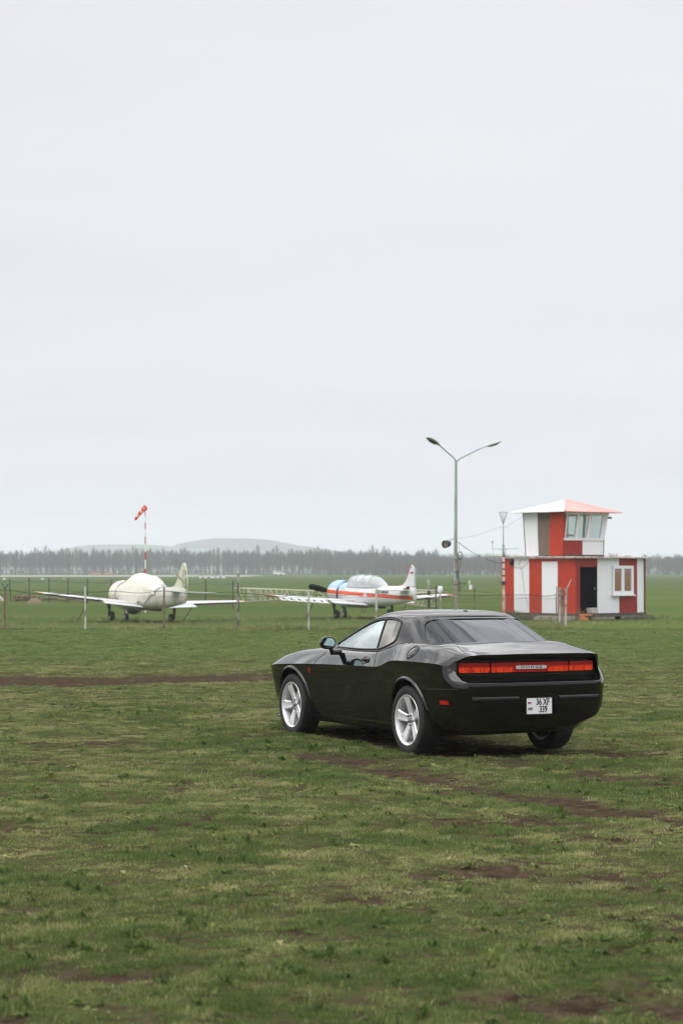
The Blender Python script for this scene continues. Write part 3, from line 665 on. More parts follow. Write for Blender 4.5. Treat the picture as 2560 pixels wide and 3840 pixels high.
cuts = {'side_l': cutter(side_poly, lambda p: (p[0], .35, p[1]), lambda p: (p[0], 1.2, p[1])), 'side_r': cutter(side_poly, lambda p: (p[0], -.35, p[1]), lambda p: (p[0], -1.2, p[1])),
        'rear': cutter(rearp, lambda p: (-1.5, p[0], p[1]), lambda p: (.50, p[0], p[1])), 'front': cutter(frontp, lambda p: (1.2, p[0], p[1]), lambda p: (3, p[0], p[1]))}
full = shell
for k, cm in cuts.items(): full = boolean(full, cm, 'DIFFERENCE', 'roof')
full.materials.clear(); full.materials.append(PAINT); full.materials.append(DARK)
for p in full.polygons:
    p.use_smooth = True; c_ = p.center
full.set_sharp_from_angle(angle=R(30))
roof = bpy.data.objects.new('roof', full); C.objects.link(roof); roof.parent = car
gbv = BVHTree.FromPolygons([v.co[:] for v in sh.vertices], [tuple(p.vertices) for p in sh.polygons])
def gside(x, z, off=0, s=1):
    h_ = gbv.ray_cast(Vector((x, 1.6 * s, z)), Vector((0, -s, 0))); return Vector((x, h_[0].y + off * s, z)) if h_[0] else Vector((x, .7 * s, z))
def gx_(y, z, off=0, s=-1):
    h_ = gbv.ray_cast(Vector((4 * s, y, z)), Vector((-s, 0, 0))); return Vector((h_[0].x + off * s, y, z)) if h_[0] else Vector((0, y, z))
def pane(name, poly, fn, gl, step=.05):
    """thin pane that follows the greenhouse surface: polygon filled with a fine grid"""
    b = bmesh.new(); vs = [b.verts.new((p[0], p[1], 0)) for p in poly]; b.faces.new(vs)
    lo = [min(p[i] for p in poly) for i in (0, 1)]; hi_ = [max(p[i] for p in poly) for i in (0, 1)]
    for i, ax_ in ((0, (1, 0, 0)), (1, (0, 1, 0))):
        c = lo[i] + step
        while c < hi_[i]:
            co = (c, 0, 0) if i == 0 else (0, c, 0); bmesh.ops.bisect_plane(b, geom=b.verts[:] + b.edges[:] + b.faces[:], plane_co=co, plane_no=ax_); c += step
    for v in b.verts: v.co = fn(v.co.x, v.co.y)
    me_ = bpy.data.meshes.new(name); b.to_mesh(me_); b.free(); me_.materials.append(gl); me_.polygons.foreach_set('use_smooth', [True] * len(me_.polygons))
    o = bpy.data.objects.new(name, me_); C.objects.link(o); o.parent = car; return o
def clip(poly, f, keep):
    """clip polygon by line x = f(z)"""
    o = []
    for i in range(len(poly)):
        a, b = poly[i], poly[(i + 1) % len(poly)]; da, db = (a[0] - f(a[1])) * keep, (b[0] - f(b[1])) * keep
        if da >= 0: o.append(a)
        if da * db < 0: t_ = da / (da - db); o.append((a[0] + (b[0] - a[0]) * t_, a[1] + (b[1] - a[1]) * t_))
    return o
div = lambda z: .985 + (z - 1.04) * .36
for s in (1, -1):
    dw = pane('side_window', clip(side_poly, div, 1), lambda x, z, s=s: gside(x, z, -.007, s), GL_SIDE)
    qw = pane('quarter_window', clip(side_poly, div, -1), lambda x, z, s=s: gside(x, z, -.006, s), GL_QTR)
    MB().tube([gside(x, z, .001, s) for x, z in side_poly + side_poly[:1]], .011, 6).build('window_trim', TRIM, car, True)
    MB().tube([gside(div(z), z, .0, s) for z in np.linspace(1.035, 1.367, 8)], .009, 6).build('window_divider', TRIM, car, True)
    MB().tube([gside(x, z + .016, .004, s) for x, z in side_poly if z > 1.30 or (x > 1.3 and z > 1.05)], .006, 6).build('roof_gutter', PAINT, car, True)
pane('rear_window', rearp, lambda y, z: gx_(y, z, -.006, -1), GL_REAR, .07)
pane('windscreen', frontp, lambda y, z: gx_(y, z, -.006, 1), GL_SIDE, .07)
MB().tube([gx_(y, z, .001, -1) for y, z in rearp], .010, 6).build('window_trim', TRIM, car, True)
MB().tube([gx_(y, z, .001, 1) for y, z in frontp], .010, 6).build('window_trim', TRIM, car, True)
MB().tube([gx_(y, 1.398, .001, -1) for y in np.linspace(-.53, .53, 15)], .004, 6).build('roof_rear_seam', CLAD, car, True)
# antenna fin
MB().loft([[(.40 - .055 * math.cos(a) * k, .028 * math.sin(a) * k, 1.425 + h_) for a in np.linspace(0, 2 * math.pi, 14, endpoint=False)] for k, h_ in ((1, 0), (1, .014), (.8, .028), (.45, .036))]).build('antenna', GLOSSB, car, True)
# cabin
inter = empty('interior', (0, 0, 0)); inter.parent = car
MB().box((.02, 0, 1.075), (.5, 1.3, .02)).box((2.0, 0, .965), (.5, 1.36, .05), bev=.02).box((1.84, .36, 1.0), (.16, .34, .07), bev=.02).build('dashboard', DARK, inter)
for s in (1, -1):
    st = MB(); st.box((.98, .36 * s, .93), (.14, .46, .46), M=Matrix.Rotation(R(-12), 4, 'Y'), bev=.05); st.box((.92, .36 * s, 1.20), (.09, .25, .16), M=Matrix.Rotation(R(-8), 4, 'Y'), bev=.035)
    st.tube([(.95, .36 * s - .05, 1.05), (.94, .36 * s - .05, 1.16)], .008, 6).tube([(.95, .36 * s + .05, 1.05), (.94, .36 * s + .05, 1.16)], .008, 6)
    st.build('seat', SEATM, inter, True)
MB().box((.34, 0, .93), (.14, 1.16, .36), M=Matrix.Rotation(R(-20), 4, 'Y'), bev=.05).build('rear_bench', SEATM, inter, True)
Ts = Matrix.Translation((1.60, .37, .985)) @ Matrix.Rotation(R(-66), 4, 'Y')
sw = MB(); sw.tube([Ts @ Vector((.185 * math.cos(a), .185 * math.sin(a), 0)) for a in np.linspace(0, 2 * math.pi, 33)], .016, 8)
sw.tube([Ts @ Vector((0, -.18, -.02)), Ts @ Vector((0, 0, -.04)), Ts @ Vector((0, .18, -.02))], [.014, .04, .014], 8).tube([Ts @ Vector((0, 0, -.03)), Ts @ Vector((-.18, 0, -.01))], .015, 6)
sw.build('steering_wheel', DARK, inter, True)
MB().box((1.47, 0, 1.30), (.02, .22, .06), bev=.008).tube([(1.48, 0, 1.33), (1.52, 0, 1.40)], .008, 6).build('inner_mirror', DARK, inter)

# tail lamp band
LENSM = bpy.data.materials.new('red ribbed lamp lens'); LENSM.use_nodes = True; t = LENSM.node_tree; p_ = t.nodes['Principled BSDF']
p_.inputs['Roughness'].default_value = .15; p_.inputs['Coat Weight'].default_value = .7; p_.inputs['Coat Roughness'].default_value = .04
tc_ = t.nodes.new('ShaderNodeTexCoord'); sx = t.nodes.new('ShaderNodeSeparateXYZ'); t.links.new(tc_.outputs['Object'], sx.inputs[0])
def _m(op, a, b=None, c=None):
    n = t.nodes.new('ShaderNodeMath'); n.operation = op
    for i, v in enumerate((a, b, c)):
        if v is None: continue
        if isinstance(v, (int, float)): n.inputs[i].default_value = v
        else: t.links.new(v, n.inputs[i])
    return n.outputs[0]
def _r(s_, a, b):
    n = t.nodes.new('ShaderNodeMapRange'); n.interpolation_type = 'SMOOTHSTEP'; t.links.new(s_, n.inputs[0]); n.inputs[1].default_value = a; n.inputs[2].default_value = b; return n.outputs[0]
ay = _m('ABSOLUTE', sx.outputs[1])
nz = t.nodes.new('ShaderNodeTexNoise'); nz.inputs['Scale'].default_value = 1; nz.inputs['Detail'].default_value = 3
mm = t.nodes.new('ShaderNodeMapping'); mm.inputs['Scale'].default_value = (1, 38, 14); t.links.new(tc_.outputs['Object'], mm.inputs[0]); t.links.new(mm.outputs[0], nz.inputs['Vector'])
low = _m('SUBTRACT', 1, _r(_m('ADD', sx.outputs[2], _m('MULTIPLY', nz.outputs[0], .03)), .925, .955))
cell = _r(_m('ABSOLUTE', _m('SUBTRACT', _m('FRACT', _m('MULTIPLY', ay, 7.3)), .5)), .49, .36)
side_ = _r(ay, .20, .23)
k_ = _m('MULTIPLY', _m('MULTIPLY', low, _m('ADD', _m('MULTIPLY', cell, .6), .4)), side_)
rib = _m('MULTIPLY', k_, _m('ADD', .35, _r(nz.outputs[0], .35, .6)))
mxx = t.nodes.new('ShaderNodeMix'); mxx.data_type = 'RGBA'; mxx.inputs[6].default_value = (.30, .004, .005, 1); mxx.inputs[7].default_value = (.86, .050, .006, 1); t.links.new(rib, mxx.inputs[0]); t.links.new(mxx.outputs[2], p_.inputs['Base Color']); t.links.new(mxx.outputs[2], p_.inputs['Emission Color']); p_.inputs['Emission Strength'].default_value = .16
def LXc(y, dx=0): return XR - .028 - dx + .085 * (abs(y) / .80) ** 2.2
def strip(y0, y1, z0, z1, dx, th, r=.02, n=26):
    """curved bar across the tail with rounded ends, following the lamp panel's sweep"""
    m = MB(); rr = []
    for y in np.linspace(y0, y1, n):
        d = min(y - y0, y1 - y); k = 1 - (1 - min(1, d / r)) ** 2 if r else 1; ins = r * (1 - math.sqrt(max(0, k))) if r else 0
        a_, b_ = z0 + ins, z1 - ins
        rr.append([(LXc(y, dx), y, a_), (LXc(y, dx + th), y, a_ + .003), (LXc(y, dx + th), y, b_ - .003), (LXc(y, dx), y, b_)])
    return m.loft(rr)
strip(-.835, .835, .80, 1.0, -.03, .03, .05, 60).build('lamp_panel', GLOSSB, car, True)
strip(-.83, .83, .815, .85, 0, .018, .03, 60).build('lamp_panel_lip', PAINT, car, True)
tl = empty('tail_lamp', (0, 0, 0)); tl.parent = car
for y0, y1 in ((.483, .808), (-.466, .466), (-.808, -.483)):
    strip(y0, y1, .872, .972, .0, .014, .022 if abs(y0 + y1) > .1 else .008, 60).build('lens', LENSM, tl, True)
bd = strip(-.185, .185, .902, .940, .013, .007, .004, 12).build('badge_plate', mat('pale badge', (.72, .73, .72), .3, .1), tl)
TX = Matrix(((0, 0, -1, 0), (-1, 0, 0, 0), (0, 1, 0, 0), (0, 0, 0, 1)))     # text x -> -y (right as seen from behind), text y -> z
text('badge_lettering', 'D O D G E', .036, Matrix.Translation((LXc(0, .021), 0, .9215)) @ TX, mat('badge dark edge', (.05, .05, .05), .3), bd, 1.52, .001, bold=.0006)
# number plate
PXB = min(rear(y, z).x for y in (-.15, 0, .15) for z in (.47, .62)) - .004
pb = MB().prism(rrect(-.150, .150, .470, .624, .01), lambda p: (PXB, p[0], p[1]), lambda p: (PXB - .006, p[0], p[1])).build('number_plate', PLATEW, car)
MB().prism(rrect(-.160, .160, .460, .634, .012), lambda p: (PXB + .02, p[0], p[1]), lambda p: (PXB - .001, p[0], p[1])).build('plate_frame', CLAD, pb)
px = PXB - .0075
text('plate_text', '36 XF', .088, Matrix.Translation((px, -.040, .584)) @ TX, INK, pb, .74, .0006, bold=.0022)
text('plate_text', '339', .088, Matrix.Translation((px, -.045, .512)) @ TX, INK, pb, .74, .0006, bold=.0022)
text('plate_text', 'AM', .040, Matrix.Translation((px, .112, .521)) @ TX, INK, pb, .95, .0006, bold=.001)
for i, m_ in enumerate((FLAGR, FLAGB, FLAGO)): MB().box((px, .118, .584 - i * .0075), (.001, .042, .0073)).build('flag_stripe', m_, pb)
# bumper pads
for s in (1, -1):
    m = MB(); rr = []
    for y in np.linspace(.24, .76, 16):
        rr.append([rear(y * s, .645, .002) , rear(y * s, .63, .012), rear(y * s, .61, .012), rear(y * s, .60, .002)])
    m.loft(rr, closed=False, cap=False).build('bumper_pad', CLAD, car, True)
# front splitter
rr = []
for k in range(25):
    a = -1 + 2 * k / 24; y = .86 * a; x = 3.80 - .42 * abs(a) ** 3.2
    rr.append([(x - .12, y * .94, .205), (x + .055, y * 1.03, .20), (x + .05, y * 1.03, .225), (x - .12, y * .94, .24)])
MB().loft(rr).build('front_splitter', mat('splitter lip with painted sky grey', (.10, .10, .105), .3), car, True, ang=30)  # lip grey is sky reflection put into the base colour
# exhausts, underbody
MB().box((1.6, 0, .235), (3.4, 1.2, .05)).build('underbody', DARK, car)

# mirror (left) and its twin
def make_mirror(s):
    mr_ = empty('door_mirror', (0, 0, 0)); mr_.parent = car
    cx, cy, cz = 1.76, 1.03, 1.095
    pr = [(-.055, .93), (-.045, 1.0), (0, .98), (.04, .82), (.075, .55), (.09, .2)]
    rr = []
    for dx, k in pr:
        rr.append([(cx + dx, (cy + .092 * k * (abs(math.cos(a)) ** .75) * (1 if math.cos(a) > 0 else -1)) * s, cz + .068 * k * (abs(math.sin(a)) ** .8) * (1 if math.sin(a) > 0 else -1)) for a in np.linspace(0, 2 * math.pi, 28, endpoint=False)])
    MB().loft(rr).build('housing', PAINT, mr_, True)
    MB().prism([(math.cos(a) * .073 * (1 if math.cos(a) < 0 else .98), math.sin(a) * .052) for a in np.linspace(0, 2 * math.pi, 24, endpoint=False)], lambda p: (cx - .056, (cy + p[0]) * s, cz + p[1]), lambda p: (cx - .061, (cy + p[0]) * s, cz + p[1])).build('mirror_glass', MIRG, mr_)
    MB().tube([(cx + .01, (cy - .06) * s, cz - .06), (cx + .02, .96 * s, cz - .105), (cx + .04, .84 * s, cz - .10)], [.03, .028, .035], 10).build('mirror_arm', PAINT, mr_, True)
make_mirror(1); make_mirror(-1)

# wheels
def make_wheel():
    wh = empty('wheel', (0, 0, 0))      # local: outer face towards +y
    T = Matrix.Rotation(R(-90), 4, 'X')
    tp = [(.262, -.105), (.285, -.118), (.325, -.122), (.350, -.112), (.3625, -.09), (.365, -.045), (.3655, 0), (.365, .045), (.3625, .09), (.350, .112), (.325, .122), (.285, .118), (.262, .105)]
    ty = MB().lathe(tp, T, 64, cap=False)
    for k in range(60):
        a = 2 * math.pi * k / 60
        for yy in (-.075, .075): ty.box((.3665 * math.cos(a), yy, .3665 * math.sin(a)), (.006, .05, .016), M=Matrix.Rotation(-a, 4, 'Y'))
    ty.build('tyre', RUBBER, wh, True)
    rm = MB().lathe([(.264, .108), (.271, .112), (.268, .117), (.256, .112), (.246, .095), (.238, .02), (.236, -.10), (.264, -.108)], T, 64, cap=False).build('rim', ALLOY, wh, True)
    sp = MB()
    for k in range(5):
        a = R(90 + 72 * k); M_ = Matrix.Rotation(-a, 4, 'Y'); rr = []
        for r_, hw, yo, th in ((.045, .042, .070, .05), (.09, .042, .074, .045), (.15, .048, .086, .035), (.20, .056, .096, .03), (.236, .066, .102, .03), (.25, .072, .101, .03)):
            rr.append([M_ @ Vector(v) for v in ((r_, yo - th, -hw * .8), (r_, yo - .012, -hw), (r_, yo, -hw * .72), (r_, yo - .005, 0), (r_, yo, hw * .72), (r_, yo - .012, hw), (r_, yo - th, hw * .8))])
        sp.loft(rr)
    sp.lathe([(.072, .02), (.072, .066), (.060, .073), (.035, .070)], T, 30)
    sp.build('spokes', ALLOY, wh, True, ang=28)
    MB().lathe([(.033, .065), (.032, .082), (.022, .087), (.005, .088)], T, 24).build('hub_cap', mat('hub cap grey', (.30, .30, .31), .3, .7), wh, True)
    ln_ = MB()
    for k in range(5):
        a = R(90 + 36 + 72 * k); ln_.lathe([(.011, .05), (.011, .086), (.008, .090)], Matrix.Translation((.055 * math.cos(a), 0, .055 * math.sin(a))) @ T, 8)
    ln_.build('wheel_nuts', STEEL, wh, True)
    MB().lathe([(.17, -.02), (.17, .0), (.08, .01), (.08, .03)], T, 40).build('brake_disc', STEEL, wh, True)
    MB().lathe([(.235, -.09), (.235, -.085)], T, 40).build('wheel_back', DARK, wh)
    return wh
w0 = make_wheel()
for i, (ax, s) in enumerate(((0, 1), (2.946, 1), (0, -1), (2.946, -1))):
    o = w0 if i == 0 else copy_tree(w0)
    o.parent = car; o.location = (ax, s * (.812 if ax else .822), WZ); o.rotation_euler = (0, R((8, 22, 40, 0)[i]), 0 if s > 0 else math.pi)
# body proportions: everything but the wheels sits a little taller over the axles
KZ = 1.055
for ch in car.children:
    if not ch.name.startswith('wheel') or 'arch' in ch.name:
        ch.scale = (1, 1, KZ); ch.location.z = WZ * (1 - KZ)
# ================================================================ two parked light aircraft
AWHITE = mat('aircraft white paint', (.60, .62, .64), .38, noise=(3, .2, (.42, .43, .42)))
ACREAM = mat('aircraft cream canvas cover', (.64, .61, .54), .85, noise=(1.6, .12, (.52, .46, .36)), bump=(3.5, 3.0))
AOLD = mat('weathered pale aircraft skin', (.46, .46, .41), .55, noise=(2.2, .22, (.36, .30, .20), (1.6, 1, .8)))
AFAB = mat('greenish fabric fin', (.50, .52, .42), .8, noise=(4, .3, (.40, .40, .32)))
AORG = mat('aircraft orange stripe', (.62, .075, .018), .45); ABLUE = mat('aircraft blue panel', (.33, .47, .74), .5)
ADARK = mat('dark gear leg', (.03, .03, .032), .6, .2); AFRAME = mat('canopy frame grey', (.42, .45, .46), .5)
PROP = mat('black propeller blade', (.010, .012, .016), .3)
RUSTA = mat('rusty brown metal', (.16, .07, .035), .85, noise=(8, .6, (.07, .04, .03)))
def ell(x, zt, zb, hw, n=28, p=2.3):
    cz, rz_ = (zt + zb) / 2, (zt - zb) / 2
    return [(x, hw * abs(math.cos(a)) ** (2 / p) * (1 if math.cos(a) > 0 else -1), cz + rz_ * abs(math.sin(a)) ** (2 / p) * (1 if math.sin(a) > 0 else -1)) for a in [2 * math.pi * k / n for k in range(n)]]
def airfoil(x_le, x_te, z, th, y, n=9):
    c_ = x_le - x_te; up = [(x_le - c_ * t_, z + th * c_ * 1.5 * (math.sqrt(t_) - t_) * 1.6) for t_ in np.linspace(0, 1, n) ** 1.5]
    dn = [(x_le - c_ * t_, z - th * c_ * .7 * (math.sqrt(t_) - t_) * 1.3) for t_ in np.linspace(0, 1, n)[::-1][1:-1] ** 1.5]
    return [(x, y, z_) for x, z_ in up + dn]
f_ = lambda xs, ys: pchip(xs, ys)
ZT = f_([-4.75, -4.4, -3.6, -2.4, -1.9, .9, 1.35, 1.6, 2.3, 2.65, 2.8], [1.30, 1.34, 1.37, 1.36, 1.36, 1.40, 1.46, 1.56, 1.57, 1.44, 1.30])
ZBm = f_([-4.75, -3.6, -2.2, -1.0, 0, 1.5, 2.3, 2.65, 2.8], [.80, .67, .55, .49, .45, .45, .52, .62, .74])
HW = f_([-4.75, -3.6, -2.2, -1.0, .3, 1.35, 1.6, 2.3, 2.65, 2.8], [.05, .20, .34, .43, .46, .46, .55, .56, .44, .28])
DIH = R(4)
def wing_z(y): return .69 + (abs(y) - .4) * math.tan(DIH)
def aircraft(name, label, loc, rz, roll, covered):
    A = empty(name, loc, 0, label, 'aircraft'); A.rotation_euler = Euler((roll, 0, rz), 'XYZ')
    skin = AOLD if covered else AWHITE
    fu = MB(); rr = []
    for x in np.linspace(-4.75, 1.5, 44): rr.append(ell(x, ZT(x), ZBm(x), HW(x)))
    fu.loft(rr); fus = fu.build('fuselage', skin, A, True)
    fb = BVHTree.FromPolygons([tuple(v) for v in fu.v], fu.f)
    def fs(x, z, s=1, off=.004):
        h_ = fb.ray_cast(Vector((x, 2 * s, z)), Vector((0, -s, 0))); return Vector((x, (h_[0].y if h_[0] else .3 * s) + off * s, z))
    # cowling with cooling gap behind it
    rr = [ell(x, ZT(max(x, 1.6)) + .01, ZBm(max(1.6, x)), HW(max(x, 1.6)), p=2) for x in (1.52, 1.6, 1.8, 2.0, 2.2, 2.4, 2.55, 2.65, 2.72, 2.78, 2.8)]
    cw = MB().loft(rr); cb = BVHTree.FromPolygons([tuple(v) for v in cw.v], cw.f)
    def cs(x, z, s=1, off=.005):
        h_ = cb.ray_cast(Vector((x, 2 * s, z)), Vector((0, -s, 0))); return Vector((x, (h_[0].y if h_[0] else .2 * s) + off * s, z))
    if not covered:
        cow = cw.build('cowling', AWHITE, A, True)
        MB().loft([ell(x, ZT(1.6) + d, ZBm(1.6) - d, HW(1.6) + d, p=2) for x, d in ((1.42, -.10), (1.45, -.03), (1.53, -.004))]).build('cowl_gap', ADARK, A, True)
        # stripe bands along the side, a strip that hugs the skin
        for s in (1, -1):
            for nm, sf, x0, x1 in (('orange_stripe', fs, -4.6, 1.48), ('orange_stripe', cs, 1.53, 2.72)):
                m = MB(); rr = []
                for x in np.linspace(x0, x1, 26):
                    zc_ = .895 + .031 * (x + 4.6); rr.append([sf(x, zc_ - .075, s), sf(x, zc_, s, .006), sf(x, zc_ + .075, s)])
                m.loft(rr, closed=False, cap=False).build(nm, AORG, A, True)
            m = MB(); m.lathe([(.15, 0), (.15, .006)], Matrix.Translation(fs(-1.05, .985, s)) @ Matrix.Rotation(R(-90 * s), 4, 'X'), 24); m.build('roundel', AWHITE, A)
        # blue top of the nose and forward deck
        m = MB(); rr = []
        for x in np.linspace(1.53, 2.62, 12):
            e_ = ell(x, ZT(max(x, 1.6)) + .016, ZBm(max(1.6, x)), HW(max(x, 1.6)) + .005, 40, 2); rr.append(e_[3:18])
        m.loft(rr, closed=False, cap=False).build('blue_panel', ABLUE, A, True)
        m = MB(); rr = []
        for x in np.linspace(.98, 1.5, 8): rr.append(ell(x, ZT(x) + .006, ZBm(x), HW(x) + .006, 40, 2.3)[3:18])
        m.loft(rr, closed=False, cap=False).build('blue_panel', ABLUE, A, True)
        # spinner + blades
        MB().lathe([(.30, -.02), (.28, .05), (.20, .18), (.10, .27), (.01, .31)], Matrix.Translation((2.80, 0, 1.05)) @ Matrix.Rotation(R(90), 4, 'Y'), 24).build('spinner', AWHITE, A, True)
        pr = empty('propeller', (2.92, 0, 1.05)); pr.parent = A
        for k in range(2):
            a = R(76 + 180 * k); m = MB(); rr = []
            for r_, c_, tw in ((.1, .06, 60), (.25, .11, 45), (.5, .17, 32), (.8, .19, 24), (1.05, .17, 18), (1.16, .12, 15), (1.2, .05, 15)):
                t_ = R(tw); d = Vector((0, math.sin(a), math.cos(a))); e1 = Vector((0, math.cos(a), -math.sin(a))) * math.cos(t_) + Vector((1, 0, 0)) * math.sin(t_); e2 = d.cross(e1)
                rr.append([d * r_ + e1 * (c_ * q1 * .72) + e2 * (c_ * .12 * q2) for q1, q2 in ((-1, 0), (-.5, .8), (.3, .9), (1, 0), (.3, -.3), (-.5, -.3))])
            m.loft(rr).build('blade', PROP, pr, True)
        # canopy
        cp = [(1.25, 1.42, .10), (1.05, 1.58, .28), (.85, 1.74, .33), (.60, 1.80, .35), (.0, 1.805, .36), (-.7, 1.785, .36), (-1.15, 1.765, .34), (-1.45, 1.70, .31), (-1.75, 1.58, .25), (-2.0, 1.44, .17), (-2.15, 1.37, .08)]
        can = MB().loft([[(x, hw * math.cos(a) * (1.0 if math.sin(a) > .3 else 1.04), 1.31 + (zt_ - 1.31) * math.sin(a) ** .8) for a in np.linspace(0, math.pi, 15)] for x, zt_, hw in cp], closed=False, cap=False)
        co = can.build('canopy', GL_CAN, A, True)
        fr = MB()
        for x, zt_, hw in [cp[2], (.12, 1.803, .36), (-.45, 1.79, .36), (-1.15, 1.765, .34)]:
            fr.tube([(x, hw * math.cos(a) * 1.01, 1.31 + (zt_ - 1.30) * math.sin(a) ** .8) for a in np.linspace(0, math.pi, 15)], .016, 6)
        for s in (1, -1): fr.tube([(x, hw * s * 1.04, 1.33) for x, zt_, hw in cp[:-1]], .018, 6)
        fr.tube([(x, 0, zt_ + .004) for x, zt_, hw in cp], .010, 5); fr.build('canopy_frame', AFRAME, co, True)
        for x in (.35, -.85):
            MB().box((x - .22, 0, 1.45), (.10, .36, .50), M=Matrix.Rotation(R(-8), 4, 'Y'), bev=.04).build('seat', mat('grey cockpit seat', (.2, .2, .2), .8), A, True)
        TM = Matrix.Translation(fs(-2.45, 1.12, 1, .010)) @ Matrix(((-1, 0, 0, 0), (0, 0, 1, 0), (0, 1, 0, 0), (0, 0, 0, 1))) @ Matrix.Rotation(R(3), 4, 'Y') @ Matrix.Rotation(R(-1.5), 4, 'Z')
        tx = text('registration', 'RF-00434', .17, TM, INK, A, 1.25, .004, bold=.004); TM = TM @ Matrix.Diagonal((1.25, 1, 1, 1)); TI = TM.inverted()
        for v in tx.data.vertices:      # wrap the letters on the curved skin
            w_ = TM @ v.co; h_ = fs(w_.x, w_.z, 1, .008 if v.co.z < 0 else .012); v.co = TI @ h_
    else:
        MB().loft([ell(x, ZT(max(x, 1.6)) + .035, ZBm(max(1.6, x)) - .0, HW(max(x, 1.6)) + .035, p=2) for x in (1.50, 1.6, 1.8, 2.0, 2.2, 2.4, 2.6, 2.72, 2.84, 2.94, 3.0)]).build('nose_cover', ACREAM, A, True)
        # canvas over the canopy, sagging between the frames and hanging down the sides
        pr = [(1.62, 1.56, .60), (1.45, 1.50, .56), (1.2, 1.58, .52), (.95, 1.76, .50), (.7, 1.86, .50), (.3, 1.875, .50), (-.2, 1.85, .50), (-.7, 1.80, .495), (-1.15, 1.78, .48), (-1.45, 1.70, .45), (-1.8, 1.52, .42), (-2.15, 1.40, .38), (-2.3, 1.37, .36)]
        cf, hf = pchip([p[0] for p in pr[::-1]], [p[1] for p in pr[::-1]]), pchip([p[0] for p in pr[::-1]], [p[2] for p in pr[::-1]])
        rr = []
        for x in np.linspace(-2.3, 1.62, 44):
            e_ = []; zt_, hw = cf(x), hf(x); zl = .72 + .10 * math.sin(x * 5) + (.25 if x < -1.2 else 0) * min(1, (-1.2 - x) / .5 if x < -1.2 else 0)
            for a in np.linspace(0, math.pi, 25):
                yy = hw * math.cos(a) * (1 - .20 * math.sin(a) ** 2); zz_ = 1.12 + (zt_ - 1.12) * math.sin(a) ** .85
                zz_ += .012 * math.sin(x * 9 + a * 4) + .010 * math.sin(x * 23 - a * 7); yy += .010 * math.sin(x * 17 + a * 9); e_.append((x, yy, zz_))
            e_ = [(x, HW(min(x, 1.3)) * 1.06 + .012 * math.sin(x * 13), zl)] + [(x, hw * 1.02, (zl + 1.12) / 2)] + e_ + [(x, -hw * 1.02, (zl + 1.12) / 2)] + [(x, -HW(min(x, 1.3)) * 1.06, zl)]
            rr.append(e_)
        MB().loft(rr, closed=False, cap=False).build('canvas_cover', ACREAM, A, True, ang=70)
        MB().tube([(1.54, .60 * math.cos(a), 1.05 + .55 * math.sin(a)) for a in np.linspace(-.5, math.pi + .5, 20)], .012, 5).build('cover_strap', RUSTA, A)
        MB().loft([ell(x, .62, zb_, hw_, 18, 2) for x, zb_, hw_ in ((.5, .5, .1), (.7, .33, .19), (1.0, .27, .21), (1.25, .30, .20), (1.4, .45, .1))]).build('oil_cooler', ADARK, A, True)
        MB().prism([(1.9, .62), (1.25, .62), (1.3, .30), (1.38, .28)], lambda p: (p[0], .12, p[1]), lambda p: (p[0], .145, p[1])).build('gear_door', AOLD, A)
    # wings
    for s in (1, -1):
        sec = [(.40, 1.15, -1.02, .14), (.75, 1.10, -.86, .16), (1.4, .98, -.72, .17), (1.85, .93, -.66, .17)]
        inner = MB().loft([airfoil(a, b, wing_z(y), th * .55, y * s) for y, a, b, th in sec])
        wg = empty('wing', (0, 0, 0)); wg.parent = A
        inner.build('inner_panel', AWHITE if not covered else mat('chalky white wing', (.60, .61, .63), .6, noise=(3, .2, (.45, .45, .44))), wg, True, ang=50)
        wm = inner_m = bpy.data.materials.get('aircraft white paint')
        miss = not covered and s > 0
        teo = -.36      # aileron or its empty bay behind this
        MB().loft([airfoil(a, b, wing_z(y), th * .55, y * s) for y, a, b, th in ((1.85, .93, teo, .22), (2.9, .78, teo + .06, .22), (3.92, .65, teo + .12, .2))]).build('outer_panel', wm, wg, True, ang=50)
        MB().loft([airfoil(a, b, wing_z(y) + dz, th * .55, y * s) for y, a, b, th, dz in ((3.92, .65, -.24, .2, 0), (4.07, .58, -.22, .17, .01), (4.17, .46, -.14, .1, .02), (4.21, .30, -.02, .05, .03))]).build('wing_tip', AORG if not covered else mat('faded orange tip', (.60, .42, .26), .6), wg, True, ang=50)
        # dark closing web of the empty bay
        MB().add([(teo - .004, 1.85 * s, wing_z(1.85) - .075), (teo - .004, 1.85 * s, wing_z(1.85) + .004), (teo + .116, 3.92 * s, wing_z(3.92) + .003), (teo + .116, 3.92 * s, wing_z(3.92) - .05)], [(0, 1, 2, 3)]).build('rear_spar', ADARK, wg)
        if miss:    # skeleton aileron with torn covering
            m = MB(); n_ = 7; holes = MB()
            ys = np.linspace(1.9, 3.88, n_)
            for i in range(n_):
                y = ys[i]; z_ = wing_z(y); x0 = teo + .06 * (y - 1.85) / 1.05; m.add([(x0, (y - .05) * s, z_), (x0, (y + .05) * s, z_), (x0 - .34, (y + .0) * s, z_ - .15), (x0 - .34, (y - .10) * s, z_ - .15)], [(0, 1, 2, 3)])
            for k_, (u0, u1) in enumerate(((0, .30), (.72, 1.0))):
                q = [(teo, ys[0]), (teo + .11, ys[-1])]
                m.add([(teo - .34 * u0, ys[0] * s, wing_z(ys[0]) - .15 * u0), (teo + .11 - .34 * u0, ys[-1] * s, wing_z(ys[-1]) - .15 * u0), (teo + .11 - .34 * u1, (ys[-1] - .06) * s, wing_z(ys[-1]) - .15 * u1), (teo - .34 * u1, (ys[0] - .08) * s, wing_z(ys[0]) - .15 * u1)], [(0, 1, 2, 3)])
